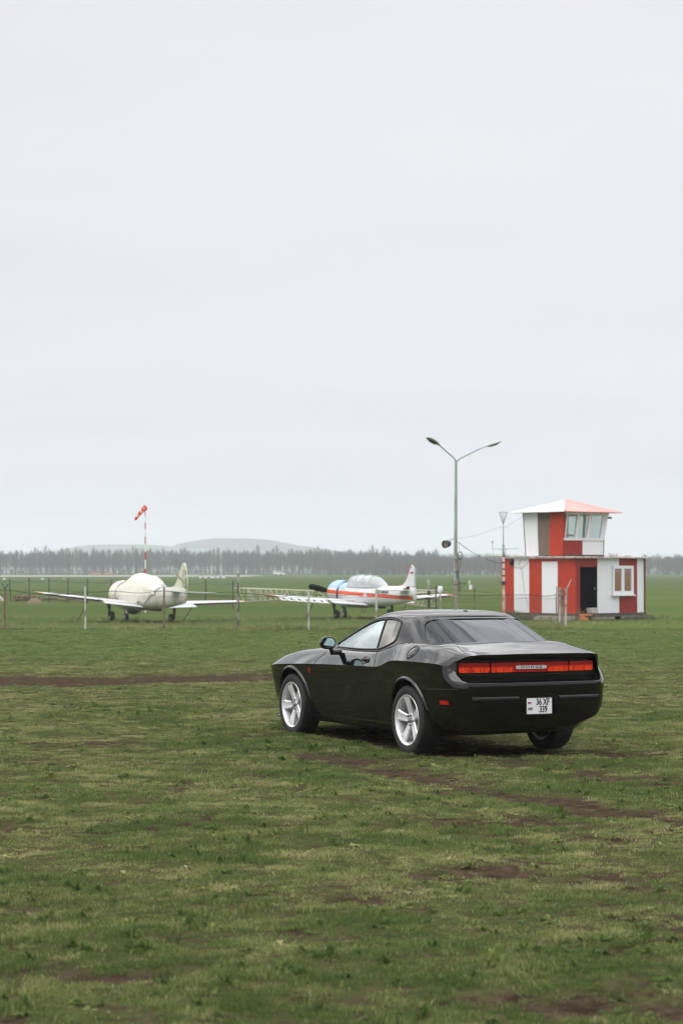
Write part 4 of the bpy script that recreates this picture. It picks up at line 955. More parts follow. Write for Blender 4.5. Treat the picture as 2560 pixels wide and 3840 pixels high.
            for i in range(0, n_ - 1):
                y0_, y1_ = ys[i] + .04, ys[i + 1] - .05 - (.12 if i % 2 else .0); z_ = wing_z(y0_)
                if i in (1,): m.add([(teo - .09, y0_ * s, z_ - .04), (teo - .09, y1_ * s, z_ - .03), (teo - .25, y1_ * s, z_ - .10), (teo - .25, y0_ * s, z_ - .11)], [(0, 1, 2, 3)])
                else: m.add([(teo - .09, y0_ * s, z_ - .04), (teo - .09, (y0_ + .14) * s, z_ - .04), (teo - .25, (y0_ + .07) * s, z_ - .11), (teo - .25, y0_ * s, z_ - .11)], [(0, 1, 2, 3)])
            ob = m.build('torn_aileron', AWHITE, wg); md = ob.modifiers.new('s', 'SOLIDIFY'); md.thickness = .008
        # drooped flap
        fz = wing_z(.42); 
        m = MB().prism([(-.86 if not covered else -.84, 0), (-1.28, -.10), (-1.27, -.12), (-.86, -.05)], lambda p: (p[0] - .06, .42 * s, fz + p[1] - .01), lambda p: (p[0] + .18, 1.83 * s, wing_z(1.83) + p[1] - .01))
        m.build('flap', wm, wg)
        if not covered and s > 0:
            m = MB(); m.loft([[(x, .52 * s, wing_z(.52) + .10 + (1.1 - x) * 0), (x, .60 * s, wing_z(.60) + .10)] for x in (1.05, .2, -.5)], closed=False, cap=False)
            zt_ = lambda x, y: wing_z(y) + .017 + .155 * .55 * 2.0 * 1.2 * (math.sqrt(max(0, (1.1 - x) / 2.0)) - (1.1 - x) / 2.0)
            m = MB(); rr = []
            for t_ in np.linspace(0, 1, 12):
                x = 1.0 - 1.85 * t_; y0_ = 1.25 - .62 * t_; rr.append([(x, y0_, zt_(x, y0_) + .012), (x, y0_ + .20, zt_(x, y0_ + .2) + .012)])
            m.loft(rr, closed=False, cap=False).build('orange_walkway', AORG, wg, fix=False)
    # tailplane
    for s in (1, -1):
        tz = 1.21; te_ = -4.36
        hs = MB().loft([airfoil(a, b, tz, .06, y * s) for y, a, b in ((.10, -3.72, te_), (.7, -3.83, te_ + .0), (1.38, -3.98, te_ + .02))]).build('tailplane', skin, A, True, ang=50)
        el = MB(); el.tube([(te_ - .02, .14 * s, tz), (te_, 1.40 * s, tz)], .018, 6).tube([(te_ - .30, .22 * s, tz - .015), (te_ - .26, 1.30 * s, tz - .01), (te_, 1.42 * s, tz)], .012, 6)
        for y in (.2, .5, .8, 1.1): el.tube([(te_, y * s, tz), (te_ - .29, y * s, tz - .012)], .010, 5)
        el.build('elevator_frame', AFRAME, A, True)
    if not covered:
        MB().tube([(-4.1, 1.37, 1.215), (-4.25, 1.42, 1.215), (-4.36, 1.41, 1.215)], .02, 8).build('tailplane_tip', AORG, A, True)
    # fin
    def finring(pts_, th): return pts_
    if not covered:
        prof = [(-3.25, 1.34), (-3.7, 1.42), (-3.95, 1.58), (-4.12, 1.80), (-4.28, 2.04), (-4.40, 2.20), (-4.44, 2.21), (-4.66, 2.06), (-4.66, 1.36)]
        MB().prism(prof, lambda p: (p[0], .035 * (1 - .5 * (p[1] - 1.3)), p[1]), lambda p: (p[0], -.035 * (1 - .5 * (p[1] - 1.3)), p[1])).build('fin', AWHITE, A, label='white fin with small tricolour flag')
        MB().tube([(p[0] + .012, 0, p[1]) for p in prof[:6]], .034, 8).build('fin_leading_edge', AORG, A, True)
        MB().box((-4.69, 0, 1.52), (.05, .05, 1.18)).build('rudder_post', AFRAME, A)
        for i, m_ in enumerate((FLAGW, FLAGB, FLAGR)):
            for s in (1, -1): MB().box((-4.46, .030 * s, 1.965 - .045 * i), (.26, .010, .044)).build('flag_stripe', m_, A)
        MB().box((-4.15, .10, 1.27), (.34, .14, .05)).box((-4.3, .12, 1.30), (.1, .1, .12)).build('hinge_fitting', RUSTA, A)
    else:
        prof = [(-3.2, 1.34), (-3.55, 1.42), (-3.78, 1.58), (-3.97, 1.82), (-4.12, 2.06), (-4.2, 2.18), (-4.26, 2.235), (-4.40, 2.0), (-4.42, 1.28)]
        MB().prism(prof, lambda p: (p[0], .04 * (1 - .5 * (p[1] - 1.3)), p[1]), lambda p: (p[0], -.04 * (1 - .5 * (p[1] - 1.3)), p[1])).build('fin', AFAB, A)
        cap_ = [(-4.26, 2.235), (-4.36, 2.27), (-4.48, 2.25), (-4.60, 2.16), (-4.70, 2.0), (-4.41, 2.0)]
        MB().prism(cap_, lambda p: (p[0], .03, p[1]), lambda p: (p[0], -.03, p[1])).build('rudder_cap', AFAB, A)
        rd = MB(); edge = [(-4.70, 2.0), (-4.80, 1.78), (-4.87, 1.5), (-4.86, 1.2), (-4.78, 1.0), (-4.62, .88), (-4.48, .86)]
        rd.tube([(x, 0, z) for x, z in edge], .018, 6).tube([(-4.46, 0, 2.02), (-4.46, 0, .86)], .02, 6).tube([(-4.53, 0, 2.0), (-4.52, 0, .86)], .014, 6)
        for z_ in (1.70, 1.45, 1.18, .98):
            xe = pchip([p[1] for p in edge[::-1]], [p[0] for p in edge[::-1]])(z_); rd.tube([(-4.46, 0, z_ + .03), (xe, 0, z_)], .013, 6)
        rd.build('rudder_frame', AFAB, A, True)
        MB().box((-4.86, 0, 1.44), (.035, .02, .32)).build('trim_tab', AWHITE, A)
        MB().box((-4.36, .07, 1.66), (1.15, .03, .055), M=Matrix.Rotation(R(-17), 4, 'Y')).build('gust_lock', mat('weathered board', (.26, .22, .13), .8), A)
    # landing gear
    def gear(x, y, h0, nose=False):
        g = empty('landing_gear', (x, y, 0)); g.parent = A
        leg = MB(); leg.tube([(0, 0, h0), (-.02, 0, .19)], .045, 8).tube([(0, 0, h0 - .1), (.02, 0, .45)], .058, 8).tube([(.30, 0, h0), (.02, 0, .36)], .022, 6).tube([(0, .16, h0), (0, 0, .42)], .018, 6)
        leg.tube([(-.02, 0, .42), (-.10, 0, .33), (-.02, 0, .24)], .016, 6); leg.build('leg', ADARK, g, True)
        T = Matrix.Translation((0, -.12 if not nose else 0, .235)) @ Matrix.Rotation(R(-90), 4, 'X'); wd = .075 if not nose else .065; r_ = .19 if not nose else .165
        T = Matrix.Translation((0, 0 if nose else (-.11 if y > 0 else .11), r_)) @ Matrix.Rotation(R(-90), 4, 'X')
        MB().lathe([(r_ * .5, -wd), (r_ * .86, -wd), (r_ * .97, -wd * .6), (r_, 0), (r_ * .97, wd * .6), (r_ * .86, wd), (r_ * .5, wd)], T, 28).build('tyre', RUBBER, g, True)
        MB().lathe([(r_ * .5, -wd - .004), (r_ * .3, -wd * .4), (r_ * .3, wd * .4), (r_ * .5, wd + .004)], T, 20).build('wheel_hub', mat('grey wheel hub', (.35, .35, .35), .5), g, True)
        if nose: MB().tube([(0, -.09, r_), (0, -.09, r_ * 2 + .06), (0, .09, r_ * 2 + .06), (0, .09, r_)], .015, 6).build('fork', AFRAME, g)
    gear(0, 1.32, wing_z(1.3) + .02); gear(0, -1.32, wing_z(1.3) + .02); gear(1.85, 0, .5, True)
    st = MB(); st.tube([(-.95, .46, .56), (-.98, .52, .34), (-.98, .52, .30), (-1.25, .52, .30), (-1.27, .50, .54)], .014, 6); st.build('boarding_step', RUSTA, A)
    MB().box((-1.55, 0, .50), (.6, .28, .10), bev=.03).build('belly_fairing', ADARK, A, True)
    return A
P1 = (532 - 1280) / 8000 * 82; P2 = (1362 - 1280) / 8000 * 88
ac1 = aircraft('covered_aircraft', 'pale trainer aircraft with cream canvas over nose and cockpit and a bare rudder frame', (P1, 82, hg(P1, 82) - .02), R(114.5), R(2.6), True)
ac2 = aircraft('striped_aircraft', 'white and orange trainer aircraft with blue nose top and black propeller', (P2, 88, hg(P2, 88) - .02), R(115), 0, False)
# ropes from the wings to the ground
def rope(a, b, r_, m_, label, cat='rope', name='tie_down_rope'):
    return tagp(MB().tube([a, tuple((a[i] + b[i]) / 2 + (-.03 if i == 2 else 0) for i in range(3)), b], r_, 6).build(name, m_, None, True), label, cat)
def ac_pt(A, p):
    bpy.context.view_layer.update(); return tuple(A.matrix_world @ Vector(p))
for A, s, lb in ((ac1, 1, 'dark tie-down strap under the left wing of the covered aircraft'), (ac1, -1, 'dark tie-down strap under the right wing of the covered aircraft'), (ac2, 1, 'dark tie-down strap under the left wing of the striped aircraft'), (ac2, -1, 'dark tie-down strap under the right wing of the striped aircraft')):
    a = ac_pt(A, (.1, 2.15 * s, wing_z(2.15) - .02)); rope(a, (a[0] - .42 * (1 if s < 0 else .9), a[1] - .3, 0), .016, ADARK, lb, 'strap')
a = ac_pt(ac2, (-.3, -3.1, wing_z(3.1) - .06))
tagp(MB().loft([ell(0, .07, -.12, .08, 10)]+[[(x, y + .05 * i, z - .03 * i) for x, y, z in ell(0, .10 - .02 * i, -.14 + .02 * i, .12, 10)] for i in (1, 2)]+[[(x+.3, y + .1, z + .12) for x, y, z in ell(0, .06, -.04, .05, 10)]]).build('rag', mat('grey rag', (.42, .41, .38), .9), None, True), 'crumpled pale rag tied under the right wing of the striped aircraft', 'rag').location = a
# ================================================================ striped airfield tower
def px2x(px, D): return (px - 1280) / 8000 * D       # lateral position at depth D
REDW = mat('red painted corrugated sheet', (.43, .034, .010), .5, noise=(5, .3, (.34, .030, .010)))
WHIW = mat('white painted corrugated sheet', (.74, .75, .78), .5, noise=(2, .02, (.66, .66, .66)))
REDK = mat('dark crimson painted sheet', (.27, .016, .012), .5, noise=(4, .2, (.20, .014, .010)))
ROOFW = mat('white roof sheet', (.72, .72, .74), .4, noise=(3, .2, (.55, .55, .55))); ROOFP = mat('red roof sheet with painted sky sheen', (.66, .31, .28), .4, noise=(4, .2, (.60, .38, .35)))  # roof pink has the sky's glancing reflection mixed into the red
BROWN = mat('brown edge flashing', (.16, .065, .03), .7); DOORD = mat('dark open doorway', (.003, .005, .006), 1.0, 0, 0); DOORG = mat('grey-brown weathered door', (.14, .115, .10), .7, noise=(5, .5, (.19, .12, .07)))
CONC = mat('stained concrete', (.30, .27, .22), .9, noise=(4, .5, (.18, .16, .13)), bump=(14, .6)); WOOD = mat('old dark timber', (.06, .05, .04), .85, noise=(9, .5, (.11, .09, .07)))
PVC = mat('white plastic window frame', (.74, .75, .77), .35); CURT = mat('brown curtain', (.46, .21, .12), .85, noise=(4, .4, (.32, .13, .08), (14, 14, 1)))
CABLE = mat('black cable', (.015, .015, .016), .6); ZINC = mat('galvanised pipe', (.25, .29, .28), .5, .3); RUST = mat('rusty steel', (.10, .050, .032), .85, noise=(12, .6, (.20, .14, .11)))
HC = Vector((9.17, 84.0, 0)); aH = R(50)
U_ = Vector((-math.cos(aH), math.sin(aH), 0)); V_ = Vector((math.sin(aH), math.cos(aH), 0))
def su(px): k = (px - 1280) / 8000; return (HC.x - HC.y * k) / (math.cos(aH) + math.sin(aH) * k)      # along the left wall
def sv(px): k = (px - 1280) / 8000; return (HC.y * k - HC.x) / (math.sin(aH) - math.cos(aH) * k)      # along the right wall
def c5(x): return 1850 + .4528 * x
LW, RW = 4.13, 4.06
H = empty('airfield_tower', HC, 0, 'red and white striped two-storey sheet-metal control tower with glazed upper room', 'building')
def hp(u, v, z): p = U_ * u + V_ * v; return (p.x, p.y, z)
Zb, Zt = .27, 2.47
hg_ = hg(HC.x, HC.y)
def corr(m, plane, s0, s1, z0, z1, depth=.016, pitch=.105, off=0., th=.02, ztop=None):
    """corrugated sheet between s0 and s1 on wall 'L' or 'R'; off = outward offset"""
    n = max(4, int((s1 - s0) / pitch) * 6); ring_o, ring_i = [], []
    f = (lambda s, o, z: hp(s, -o, z)) if plane == 'L' else (lambda s, o, z: hp(-o, s, z))
    vs = []
    for i in range(n + 1):
        s = s0 + (s1 - s0) * i / n; ph = (s / pitch) % 1; o = off + depth * (min(1, max(0, 3.2 * (abs(ph - .5) * 2) - 1.1)))
        vs.append((f(s, o, z0), f(s, o, z1), f(s, o - th, z1), f(s, o - th, z0)))
    m.loft([list(v) for v in vs])
core = MB().loft([[hp(.03, .03, z), hp(LW, .03, z), hp(LW, RW, z), hp(.03, RW, z)] for z in (Zb, Zt - .02)])
core.build('inner_wall', WOOD, H)
# left wall stripes
L_ = [(c5(62), c5(168), REDW), (c5(168), c5(294), WHIW), (c5(294), c5(400), REDW), (c5(400), c5(530), WHIW), (c5(530), c5(672), REDW)]
for a, b, m_ in L_:
    s1_, s0_ = su(a), max(0, su(b)); m = MB()
    if m_ is WHIW and b > c5(500): corr(m, 'L', s0_, s1_, Zb, 2.32, .006, off=.012); m.build('wall_panel', m_, H)
    else: corr(m, 'L', s0_, s1_, Zb, Zt - .02); m.build('wall_panel', m_, H)
m = MB(); corr(m, 'L', 0, su(c5(294)), 2.325, 2.45, .006, off=.028); m.build('fascia_board', REDW, H)
# right wall
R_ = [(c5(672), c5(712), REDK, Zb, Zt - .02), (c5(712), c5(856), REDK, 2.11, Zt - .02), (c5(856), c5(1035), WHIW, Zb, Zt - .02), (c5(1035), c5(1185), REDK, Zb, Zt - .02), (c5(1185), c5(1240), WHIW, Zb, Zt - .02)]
for a, b, m_, z0, z1 in R_:
    m = MB(); corr(m, 'R', max(0, sv(a)), sv(b), z0, z1, .008); m.build('wall_panel', m_, H)
m = MB(); m.prism([(sv(c5(1238)), 0), (sv(c5(1250)), 0), (sv(c5(1250)), .04), (sv(c5(1238)), .04)], lambda p: hp(-p[1], p[0], Zb - .02), lambda p: hp(-p[1], p[0], Zt)); m.build('corner_flashing', BROWN, H)
m = MB().tube([hp(-.04, -.03, Zb), hp(-.04, -.03, Zt - .3)], .028, 8).build('corner_pipe', REDW, H, True)
# doorway
d0, d1 = sv(c5(712)), sv(c5(856))
m = MB().loft([[hp(.012, d0 + .01, z), hp(.012, d1 - .01, z), hp(.05, d1 - .01, z), hp(.05, d0 + .01, z)] for z in (Zb + .01, 2.10)]); dr = m.build('door', DOORD, H, label='near-black panel painted as the dark inside of the open doorway')  # unlit inside of the doorway is put into this panel's black
m = MB().box(hp(-.004, d0 + (d1 - d0) * .83, 1.25), (.03, .03, .12)); m.build('door_handle', ZINC, dr)
# casement window on the right wall
w0_, w1_ = sv(c5(976)), sv(c5(1146)); wz0, wz1 = 1.0, 2.16
def wallbox(m, s0, s1, z0, z1, o0, o1, plane='R'):
    f = (lambda s, o, z: hp(-o, s, z)) if plane == 'R' else (lambda s, o, z: hp(s, -o, z))
    m.loft([[f(s0, o0, z), f(s1, o0, z), f(s1, o1, z), f(s0, o1, z)] for z in (z0, z1)])
wn = empty('window', (0, 0, 0)); wn.parent = H
m = MB(); fwid = .085
for a, b, z0, z1 in ((w0_, w1_, wz0, wz0 + .14), (w0_, w1_, wz1 - .12, wz1), (w0_, w0_ + fwid, wz0 + .14, wz1 - .12), (w1_ - fwid * 1.5, w1_, wz0 + .14, wz1 - .12), ((w0_ + w1_) / 2 - .10, (w0_ + w1_) / 2 + .05, wz0 + .14, wz1 - .12)):
    wallbox(m, a, b, z0, z1, .012, .075)
m.build('window_frame', PVC, wn)
m = MB(); wallbox(m, w0_ - .06, w1_ + .03, wz0 - .05, wz0 - .002, .01, .16); m.build('window_sill', PVC, wn)
for a, b in ((w0_ + fwid + .004, (w0_ + w1_) / 2 - .104), ((w0_ + w1_) / 2 + .054, w1_ - fwid * 1.5 - .004)):
    m = MB(); wallbox(m, a, b, wz0 + .145, wz1 - .125, .030, .034); m.build('pane', GL_CLEAR, wn)
    m = MB(); wallbox(m, a, b, wz0 + .145, wz1 - .125, .0105, .018); m.build('curtain', CURT, wn)
# foundation
m = MB(); m.loft([[hp(-.10, -.10, z), hp(LW + .05, -.10, z), hp(LW + .05, RW + .06, z), hp(-.10, RW + .06, z)] for z in (-.25, .17)]); m.build('foundation', CONC, H)
m = MB(); m.loft([[hp(-.05, -.05, z), hp(LW + .04, -.05, z), hp(LW + .04, RW + .05, z), hp(-.05, RW + .05, z)] for z in (.172, Zb - .002)]); m.build('base_beam', WOOD, H)
# lower roof: thin corrugated slab with a small overhang, a little higher towards the near corner
rf = MB(); n = 90; rr = []
ov = .22
for i in range(n + 1):
    v = -ov + (RW + 2 * ov) * i / n; dz = .012 * math.sin(i * 1.4); rr.append([hp(-ov, v, Zt + dz), hp(-ov, v, Zt + .03 + dz), hp(LW + ov, v, Zt + .10 + dz), hp(LW + ov, v, Zt + .07 + dz)])
rf.loft(rr); rf.build('lower_roof', mat('pale rusty roof sheet', (.55, .48, .46), .5, noise=(4, .5, (.35, .20, .15))), H)
# upper room
u0, v0, LU, RU = .965, .30, 2.05, 2.38; zb2, zs, zt2 = 2.56, 3.17, 4.30
def up(u, v, z):
    """upper room corner coordinates with outward lean above the floor"""
    t_ = (z - zb2) / (zt2 - zb2)
    return t_
def ucor(z):
    t_ = (z - zb2) / (zt2 - zb2); tw = max(0, (z - zs) / (zt2 - zs))
    ul = u0 - (.02 * t_ + .15 * tw); ur = u0 + LU + .12 * t_; vl = v0 - .03 * t_; vr = v0 + RU + .02 * t_ + .07 * tw
    return ul, ur, vl, vr          # near wall u, far wall u, near v, far v
def pt(side_, s, z, o=0.):
    ul, ur, vl, vr = ucor(z)
    if side_ == 'L': return hp(ul + (ur - ul) * s, vl - o, z)        # left-facing wall, s from near corner
    return hp(ul - o, vl + (vr - vl) * s, z)                         # right-facing wall
def upanel(side_, s0, s1, z0, z1, nm, m_, o0=-.03, o1=0., par=None, ridged=True):
    m = MB(); Lw = LU if side_ == 'L' else RU; n = max(2, int((s1 - s0) * Lw / .105) * 6) if ridged else 1; rr = []
    for i in range(n + 1):
        s = s0 + (s1 - s0) * i / n; ph = (s * Lw / .105) % 1; o = o1 + (.012 * (min(1, max(0, 3.2 * (abs(ph - .5) * 2) - 1.1))) if ridged else 0)
        rr.append([pt(side_, s, z, oo) for z, oo in ((z0, o), ((z0 + z1) / 2, o), (z1, o), (z1, o0), ((z0 + z1) / 2, o0), (z0, o0))])
    m.loft(rr); return m.build(nm, m_, par or H)
UC = Vector((8.78, 84.93, 0))
def fu_(px): k = (px - 1280) / 8000; return (UC.x - UC.y * k) / (math.cos(aH) + math.sin(aH) * k) / LU
def fv_(px): k = (px - 1280) / 8000; return (UC.y * k - UC.x) / (math.sin(aH) - math.cos(aH) * k) / RU
fl = [0, fu_(c5(462)), fu_(c5(370)), 1]
upanel('L', 0, fl[1], zb2, zt2, 'upper_wall', REDW); ud = upanel('L', fl[1], fl[2], zb2 + .03, zt2 - .02, 'upper_door', DOORG, ridged=False, o1=-.01); upanel('L', fl[2], 1, zb2, zt2, 'upper_wall', WHIW)
MB().tube([pt('L', fl[2] - .02, 3.35, .0), pt('L', fl[2] - .02, 3.55, .0)], .02, 6).build('door_handle', ZINC, ud)
MB().tube([pt('L', 1, zb2, 0), pt('L', 1, zt2, 0)], .022, 6).build('corner_trim', BROWN, H); MB().tube([pt('R', 1, zb2, 0), pt('R', 1, zs, 0)], .022, 6).build('corner_trim', BROWN, H)
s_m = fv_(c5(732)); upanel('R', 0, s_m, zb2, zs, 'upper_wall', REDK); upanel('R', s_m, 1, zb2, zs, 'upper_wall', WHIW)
upanel('R', 0, .045, zs, zt2, 'upper_wall', REDW, ridged=False)
# back walls
for q in (((1, 'b'),),):
    m = MB(); rr = []
    for z in (zb2, zs):
        ul, ur, vl, vr = ucor(z); rr.append([hp(ur - .05, vl + .02, z), hp(ur, vl + .02, z), hp(ur, vr, z), hp(ur - .05, vr, z)])
    m.loft(rr).build('back_wall', WHIW, H)
m = MB(); rr = []
for z in (zb2, zs): ul, ur, vl, vr = ucor(z); rr.append([hp(ul + .03, vr - .05, z), hp(ul + .03, vr - .005, z), hp(ur - .06, vr - .005, z), hp(ur - .06, vr - .05, z)])
m.loft(rr).build('back_wall', WHIW, H)
MB().loft([[hp(u0 - .02, v0 + .02, z), hp(u0 + LU, v0 + .02, z), hp(u0 + LU, v0 + RU, z), hp(u0 - .02, v0 + RU, z)] for z in (zb2 - .06, zb2 + .04)]).build('upper_floor', WOOD, H)
w3 = empty('window', (0, 0, 0)); w3.parent = H; m = MB()
def far_box(m, t0_, t1_, z0, z1, d0_, d1_):
    rr = []
    for z in (z0, z1): ul, ur, vl, vr = ucor(z); a, b = vl + (vr - vl) * t0_, vl + (vr - vl) * t1_; rr.append([hp(ur - d0_, a, z), hp(ur - d1_, a, z), hp(ur - d1_, b, z), hp(ur - d0_, b, z)])
    m.loft(rr)
for t0_, t1_ in ((.02, .07), (.33, .37), (.66, .70), (.93, .98)): far_box(m, t0_, t1_, zs + .1, zt2 - .1, .01, .05)
far_box(m, .01, .99, zs + .001, zs + .1, .0, .06); far_box(m, .01, .99, zt2 - .1, zt2 - .005, .0, .06); m.build('window_frame', PVC, w3)
m = MB(); far_box(m, .02, .98, zs + .1, zt2 - .1, .025, .03); m.build('pane', GL_HOUSE, w3)
# glazing band on the right-facing wall: sill, head, mullions, three leaning lights, plus side glazing at the far end
wb = empty('window', (0, 0, 0)); wb.parent = H; fr_ = MB()
def ubox(m, s0, s1, z0, z1, o0, o1):
    m.loft([[pt('R', s0, z, o0), pt('R', s1, z, o0), pt('R', s1, z, o1), pt('R', s0, z, o1)] for z in (z0, z1)])
ubox(fr_, .02, 1.01, zs, zs + .10, -.04, .05); ubox(fr_, .02, 1.01, zt2 - .10, zt2 - .005, -.04, .04)
for a, b in ((.045, .07), (.285, .355), (.56, .64), (.89, 1.0)): ubox(fr_, a, b, zs + .10, zt2 - .10, -.035, .03)
fr_.build('window_frame', PVC, wb)
for a, b in ((.072, .283), (.357, .558), (.642, .888)):
    m = MB(); ubox(m, a, b, zs + .10, zt2 - .10, -.012, -.006); m.build('pane', GL_HOUSE, wb)
m = MB()
for z0, z1 in ((zs, zs + .1), (zt2 - .1, zt2 - .005)):
    rr = []
    for z in (z0, z1): ul, ur, vl, vr = ucor(z); rr.append([hp(ul + .04, vr - .06, z), hp(ul + .04, vr, z), hp(ur - .06, vr, z), hp(ur - .06, vr - .06, z)])
    m.loft(rr)
for t0_, t1_ in ((0.02, .06), (.5, .56), (.94, .99)):
    rr = []
    for z in (zs + .1, zt2 - .1): ul, ur, vl, vr = ucor(z); a, b = ul + (ur - ul) * t0_, ul + (ur - ul) * t1_; rr.append([hp(a, vr - .05, z), hp(a, vr - .01, z), hp(b, vr - .01, z), hp(b, vr - .05, z)])
    m.loft(rr)
w2 = empty('window', (0, 0, 0)); w2.parent = H; m.build('window_frame', PVC, w2)
m = MB(); rr = []
for z in (zs + .1, zt2 - .1): ul, ur, vl, vr = ucor(z); rr.append([hp(ul + .06, vr - .03, z), hp(ul + .06, vr - .024, z), hp(ur - .07, vr - .024, z), hp(ur - .07, vr - .03, z)])
m.loft(rr).build('pane', GL_HOUSE, w2)
MB().box(hp(u0 + .8, v0 + 1.0, 3.38), (.6, .5, .06), aH).box(hp(u0 + .9, v0 + .75, 3.55), (.10, .26, .24), aH, bev=.02).build('control_desk', mat('grey desk', (.3, .31, .32), .6), H)
# hipped roof with ribbed sheets
ul, ur, vl, vr = ucor(zt2); o_ = .40; E_ = [(ul - o_, vl - o_), (ur + .35, vl - o_), (ur + .35, vr + .42), (ul - o_, vr + .42)]; ap = ((ul + ur) / 2 - .06, (vl + vr) / 2 - .03); za, ze = 4.83, zt2 + .02
for i, (m_, nm) in enumerate(((ROOFW, 'roof_slope'), (ROOFW, 'roof_slope'), (ROOFP, 'roof_slope'), (ROOFP, 'roof_slope'))):
    a, b = E_[i], E_[(i + 1) % 4]; m = MB(); n = 60; top_, bot = [], []
    for k in range(n + 1):
        t_ = k / n; e_ = (a[0] + (b[0] - a[0]) * t_, a[1] + (b[1] - a[1]) * t_); dz = .012 * (1 if k % 2 else -1)
        q = (e_[0] + (ap[0] - e_[0]) * .97, e_[1] + (ap[1] - e_[1]) * .97)
        top_.append([hp(e_[0], e_[1], ze + dz - .02), hp(e_[0], e_[1], ze + dz), hp(q[0], q[1], za + dz * .1), hp(q[0], q[1], za - .03)])
    m.loft(top_).build(nm, m_, H)
MB().lathe([(.09, 0), (.05, .03), (.01, .05)], Matrix.Translation(hp(ap[0], ap[1], za - .02)), 10).build('roof_cap', ROOFP, H)
MB().tube([hp(*E_[0], ze + .01), hp(*ap, za + .01)], .03, 6).build('ridge_cap', ROOFP, H)
MB().box(pt('R', 1.04, 4.1, .04), (.18, .10, .08), aH, bev=.02).tube([pt('R', 1.0, 4.12, .02), pt('R', 1.04, 4.1, .04)], .015, 6).build('flood_lamp', mat('dark green lamp', (.02, .10, .09), .4), H, True)
MB().loft([[Vector(hp(su(c5(158)) + .09 * math.cos(a) * k, -.03 - d, 2.30 + .14 * math.sin(a) * k)) for a in np.linspace(0, 2 * math.pi, 14, endpoint=False)] for k, d in ((.5, 0), (1, .03), (.8, .09), (.3, .12))]).build('alarm_bell', GLOSSB, H, True)
MB().tube([hp(su(c5(225)), -.02, 2.44), hp(su(c5(210)), -.02, 2.2), hp(su(c5(232)), -.02, 2.05), hp(su(c5(250)), -.02, 1.3), hp(su(c5(285)), -.02, .5)], .006, 5).tube([hp(su(c5(170)), -.02, 2.1), hp(su(c5(232)), -.02, 2.05), hp(su(c5(290)), -.02, 2.3)], .006, 5).build('wall_cable', CABLE, H)

# things by the tower
o = MB(); c_ = Vector(hp(-.55, d0 + .75, 0)) + HC
tagp(MB().box((0, 0, .17), (.34, 1.9, .05)).box((0, -.85, .07), (.3, .08, .20)).box((0, .85, .07), (.3, .08, .20)).box((.05, .2, .0), (.06, 1.7, .06)).build('timber_step', WOOD), 'long dark timber step in front of the tower door', 'step')
st = bpy.data.objects['timber_step']; st.location = c_; st.rotation_euler = (0, 0, -(math.pi / 2 - aH) - math.pi / 2 + math.pi / 2)
st.rotation_euler = (0, 0, math.atan2(V_.y, V_.x) - math.pi / 2)
b_ = MB().box((0, 0, .11), (.30, .36, .22), bev=.02).build('concrete_block', mat('light concrete block', (.42, .40, .36), .9, bump=(20, .6))); tagp(b_, 'pale concrete block standing on the sill of the black tower doorway', 'block')
b_.location = Vector(hp(-.14, sv(c5(792)), .27)) + HC; b_.rotation_euler = st.rotation_euler
m = MB().box((0, 0, .10), (.34, .42, .24), bev=.015).box((.0, 0, .235), (.37, .45, .03), bev=.008); b_ = m.build('orange_box', mat('faded orange box', (.60, .20, .07), .6)); tagp(b_, 'faded orange box on the grass beside the timber step', 'box')
b_.location = Vector(hp(-.35, sv(c5(705)), 0)) + HC; b_.rotation_euler = (0, 0, aH + .2)
for i, (px, lab) in enumerate(((c5(470), 'pale concrete slab leaning at the foot of the white tower panel'), (c5(610), 'rough concrete slab by the near corner of the tower'))):
    m = MB().box((0, 0, .08), (1.0 - .2 * i, .3, .18), bev=.03); b_ = m.build('concrete_slab', CONC); tagp(b_, lab, 'slab'); b_.location = Vector(hp(su(px), -.35, -.02)) + HC; b_.rotation_euler = (0, R(3), math.atan2(U_.y, U_.x))

# shrubs and weeds at the foundation
LEAF = mat('weed leaves', (.045, .075, .028), .7, noise=(6, .4, (.09, .11, .05))); TWG = mat('dry weed stems', (.16, .12, .08), .9)
def shrub(name, loc, rx, ry, h, n, label, leaf=.05, m_=LEAF, seed=0, cat='shrub', group=None):
    r_ = random.Random(seed); e_ = empty(name, loc, 0, label, cat, group); f = MB(); s_ = MB()
    for i in range(n):
        a = r_.uniform(0, 6.283); q = math.sqrt(r_.random()); z = h * r_.random() ** 1.2 * (1.15 - q * .7); p = Vector((rx * q * math.cos(a), ry * q * math.sin(a), z))
        d = Vector((r_.uniform(-1, 1), r_.uniform(-1, 1), r_.uniform(-.3, 1))).normalized(); e1 = d.orthogonal().normalized() * leaf * .4; l_ = leaf * r_.uniform(.6, 1.3)
        f.add([p, p + d * l_ * .5 + e1, p + d * l_, p + d * l_ * .5 - e1], [(0, 1, 2, 3)])
    for i in range(max(6, n // 40)):
        a = r_.uniform(0, 6.283); q = r_.random(); s_.tube([(0, 0, -.02), (rx * q * math.cos(a) * .5, ry * q * math.sin(a) * .5, h * .5), (rx * q * math.cos(a), ry * q * math.sin(a), h * r_.uniform(.6, 1.05))], .008, 4)
    f.build('foliage', m_, e_, fix=False); s_.build('stem', TWG, e_); return e_
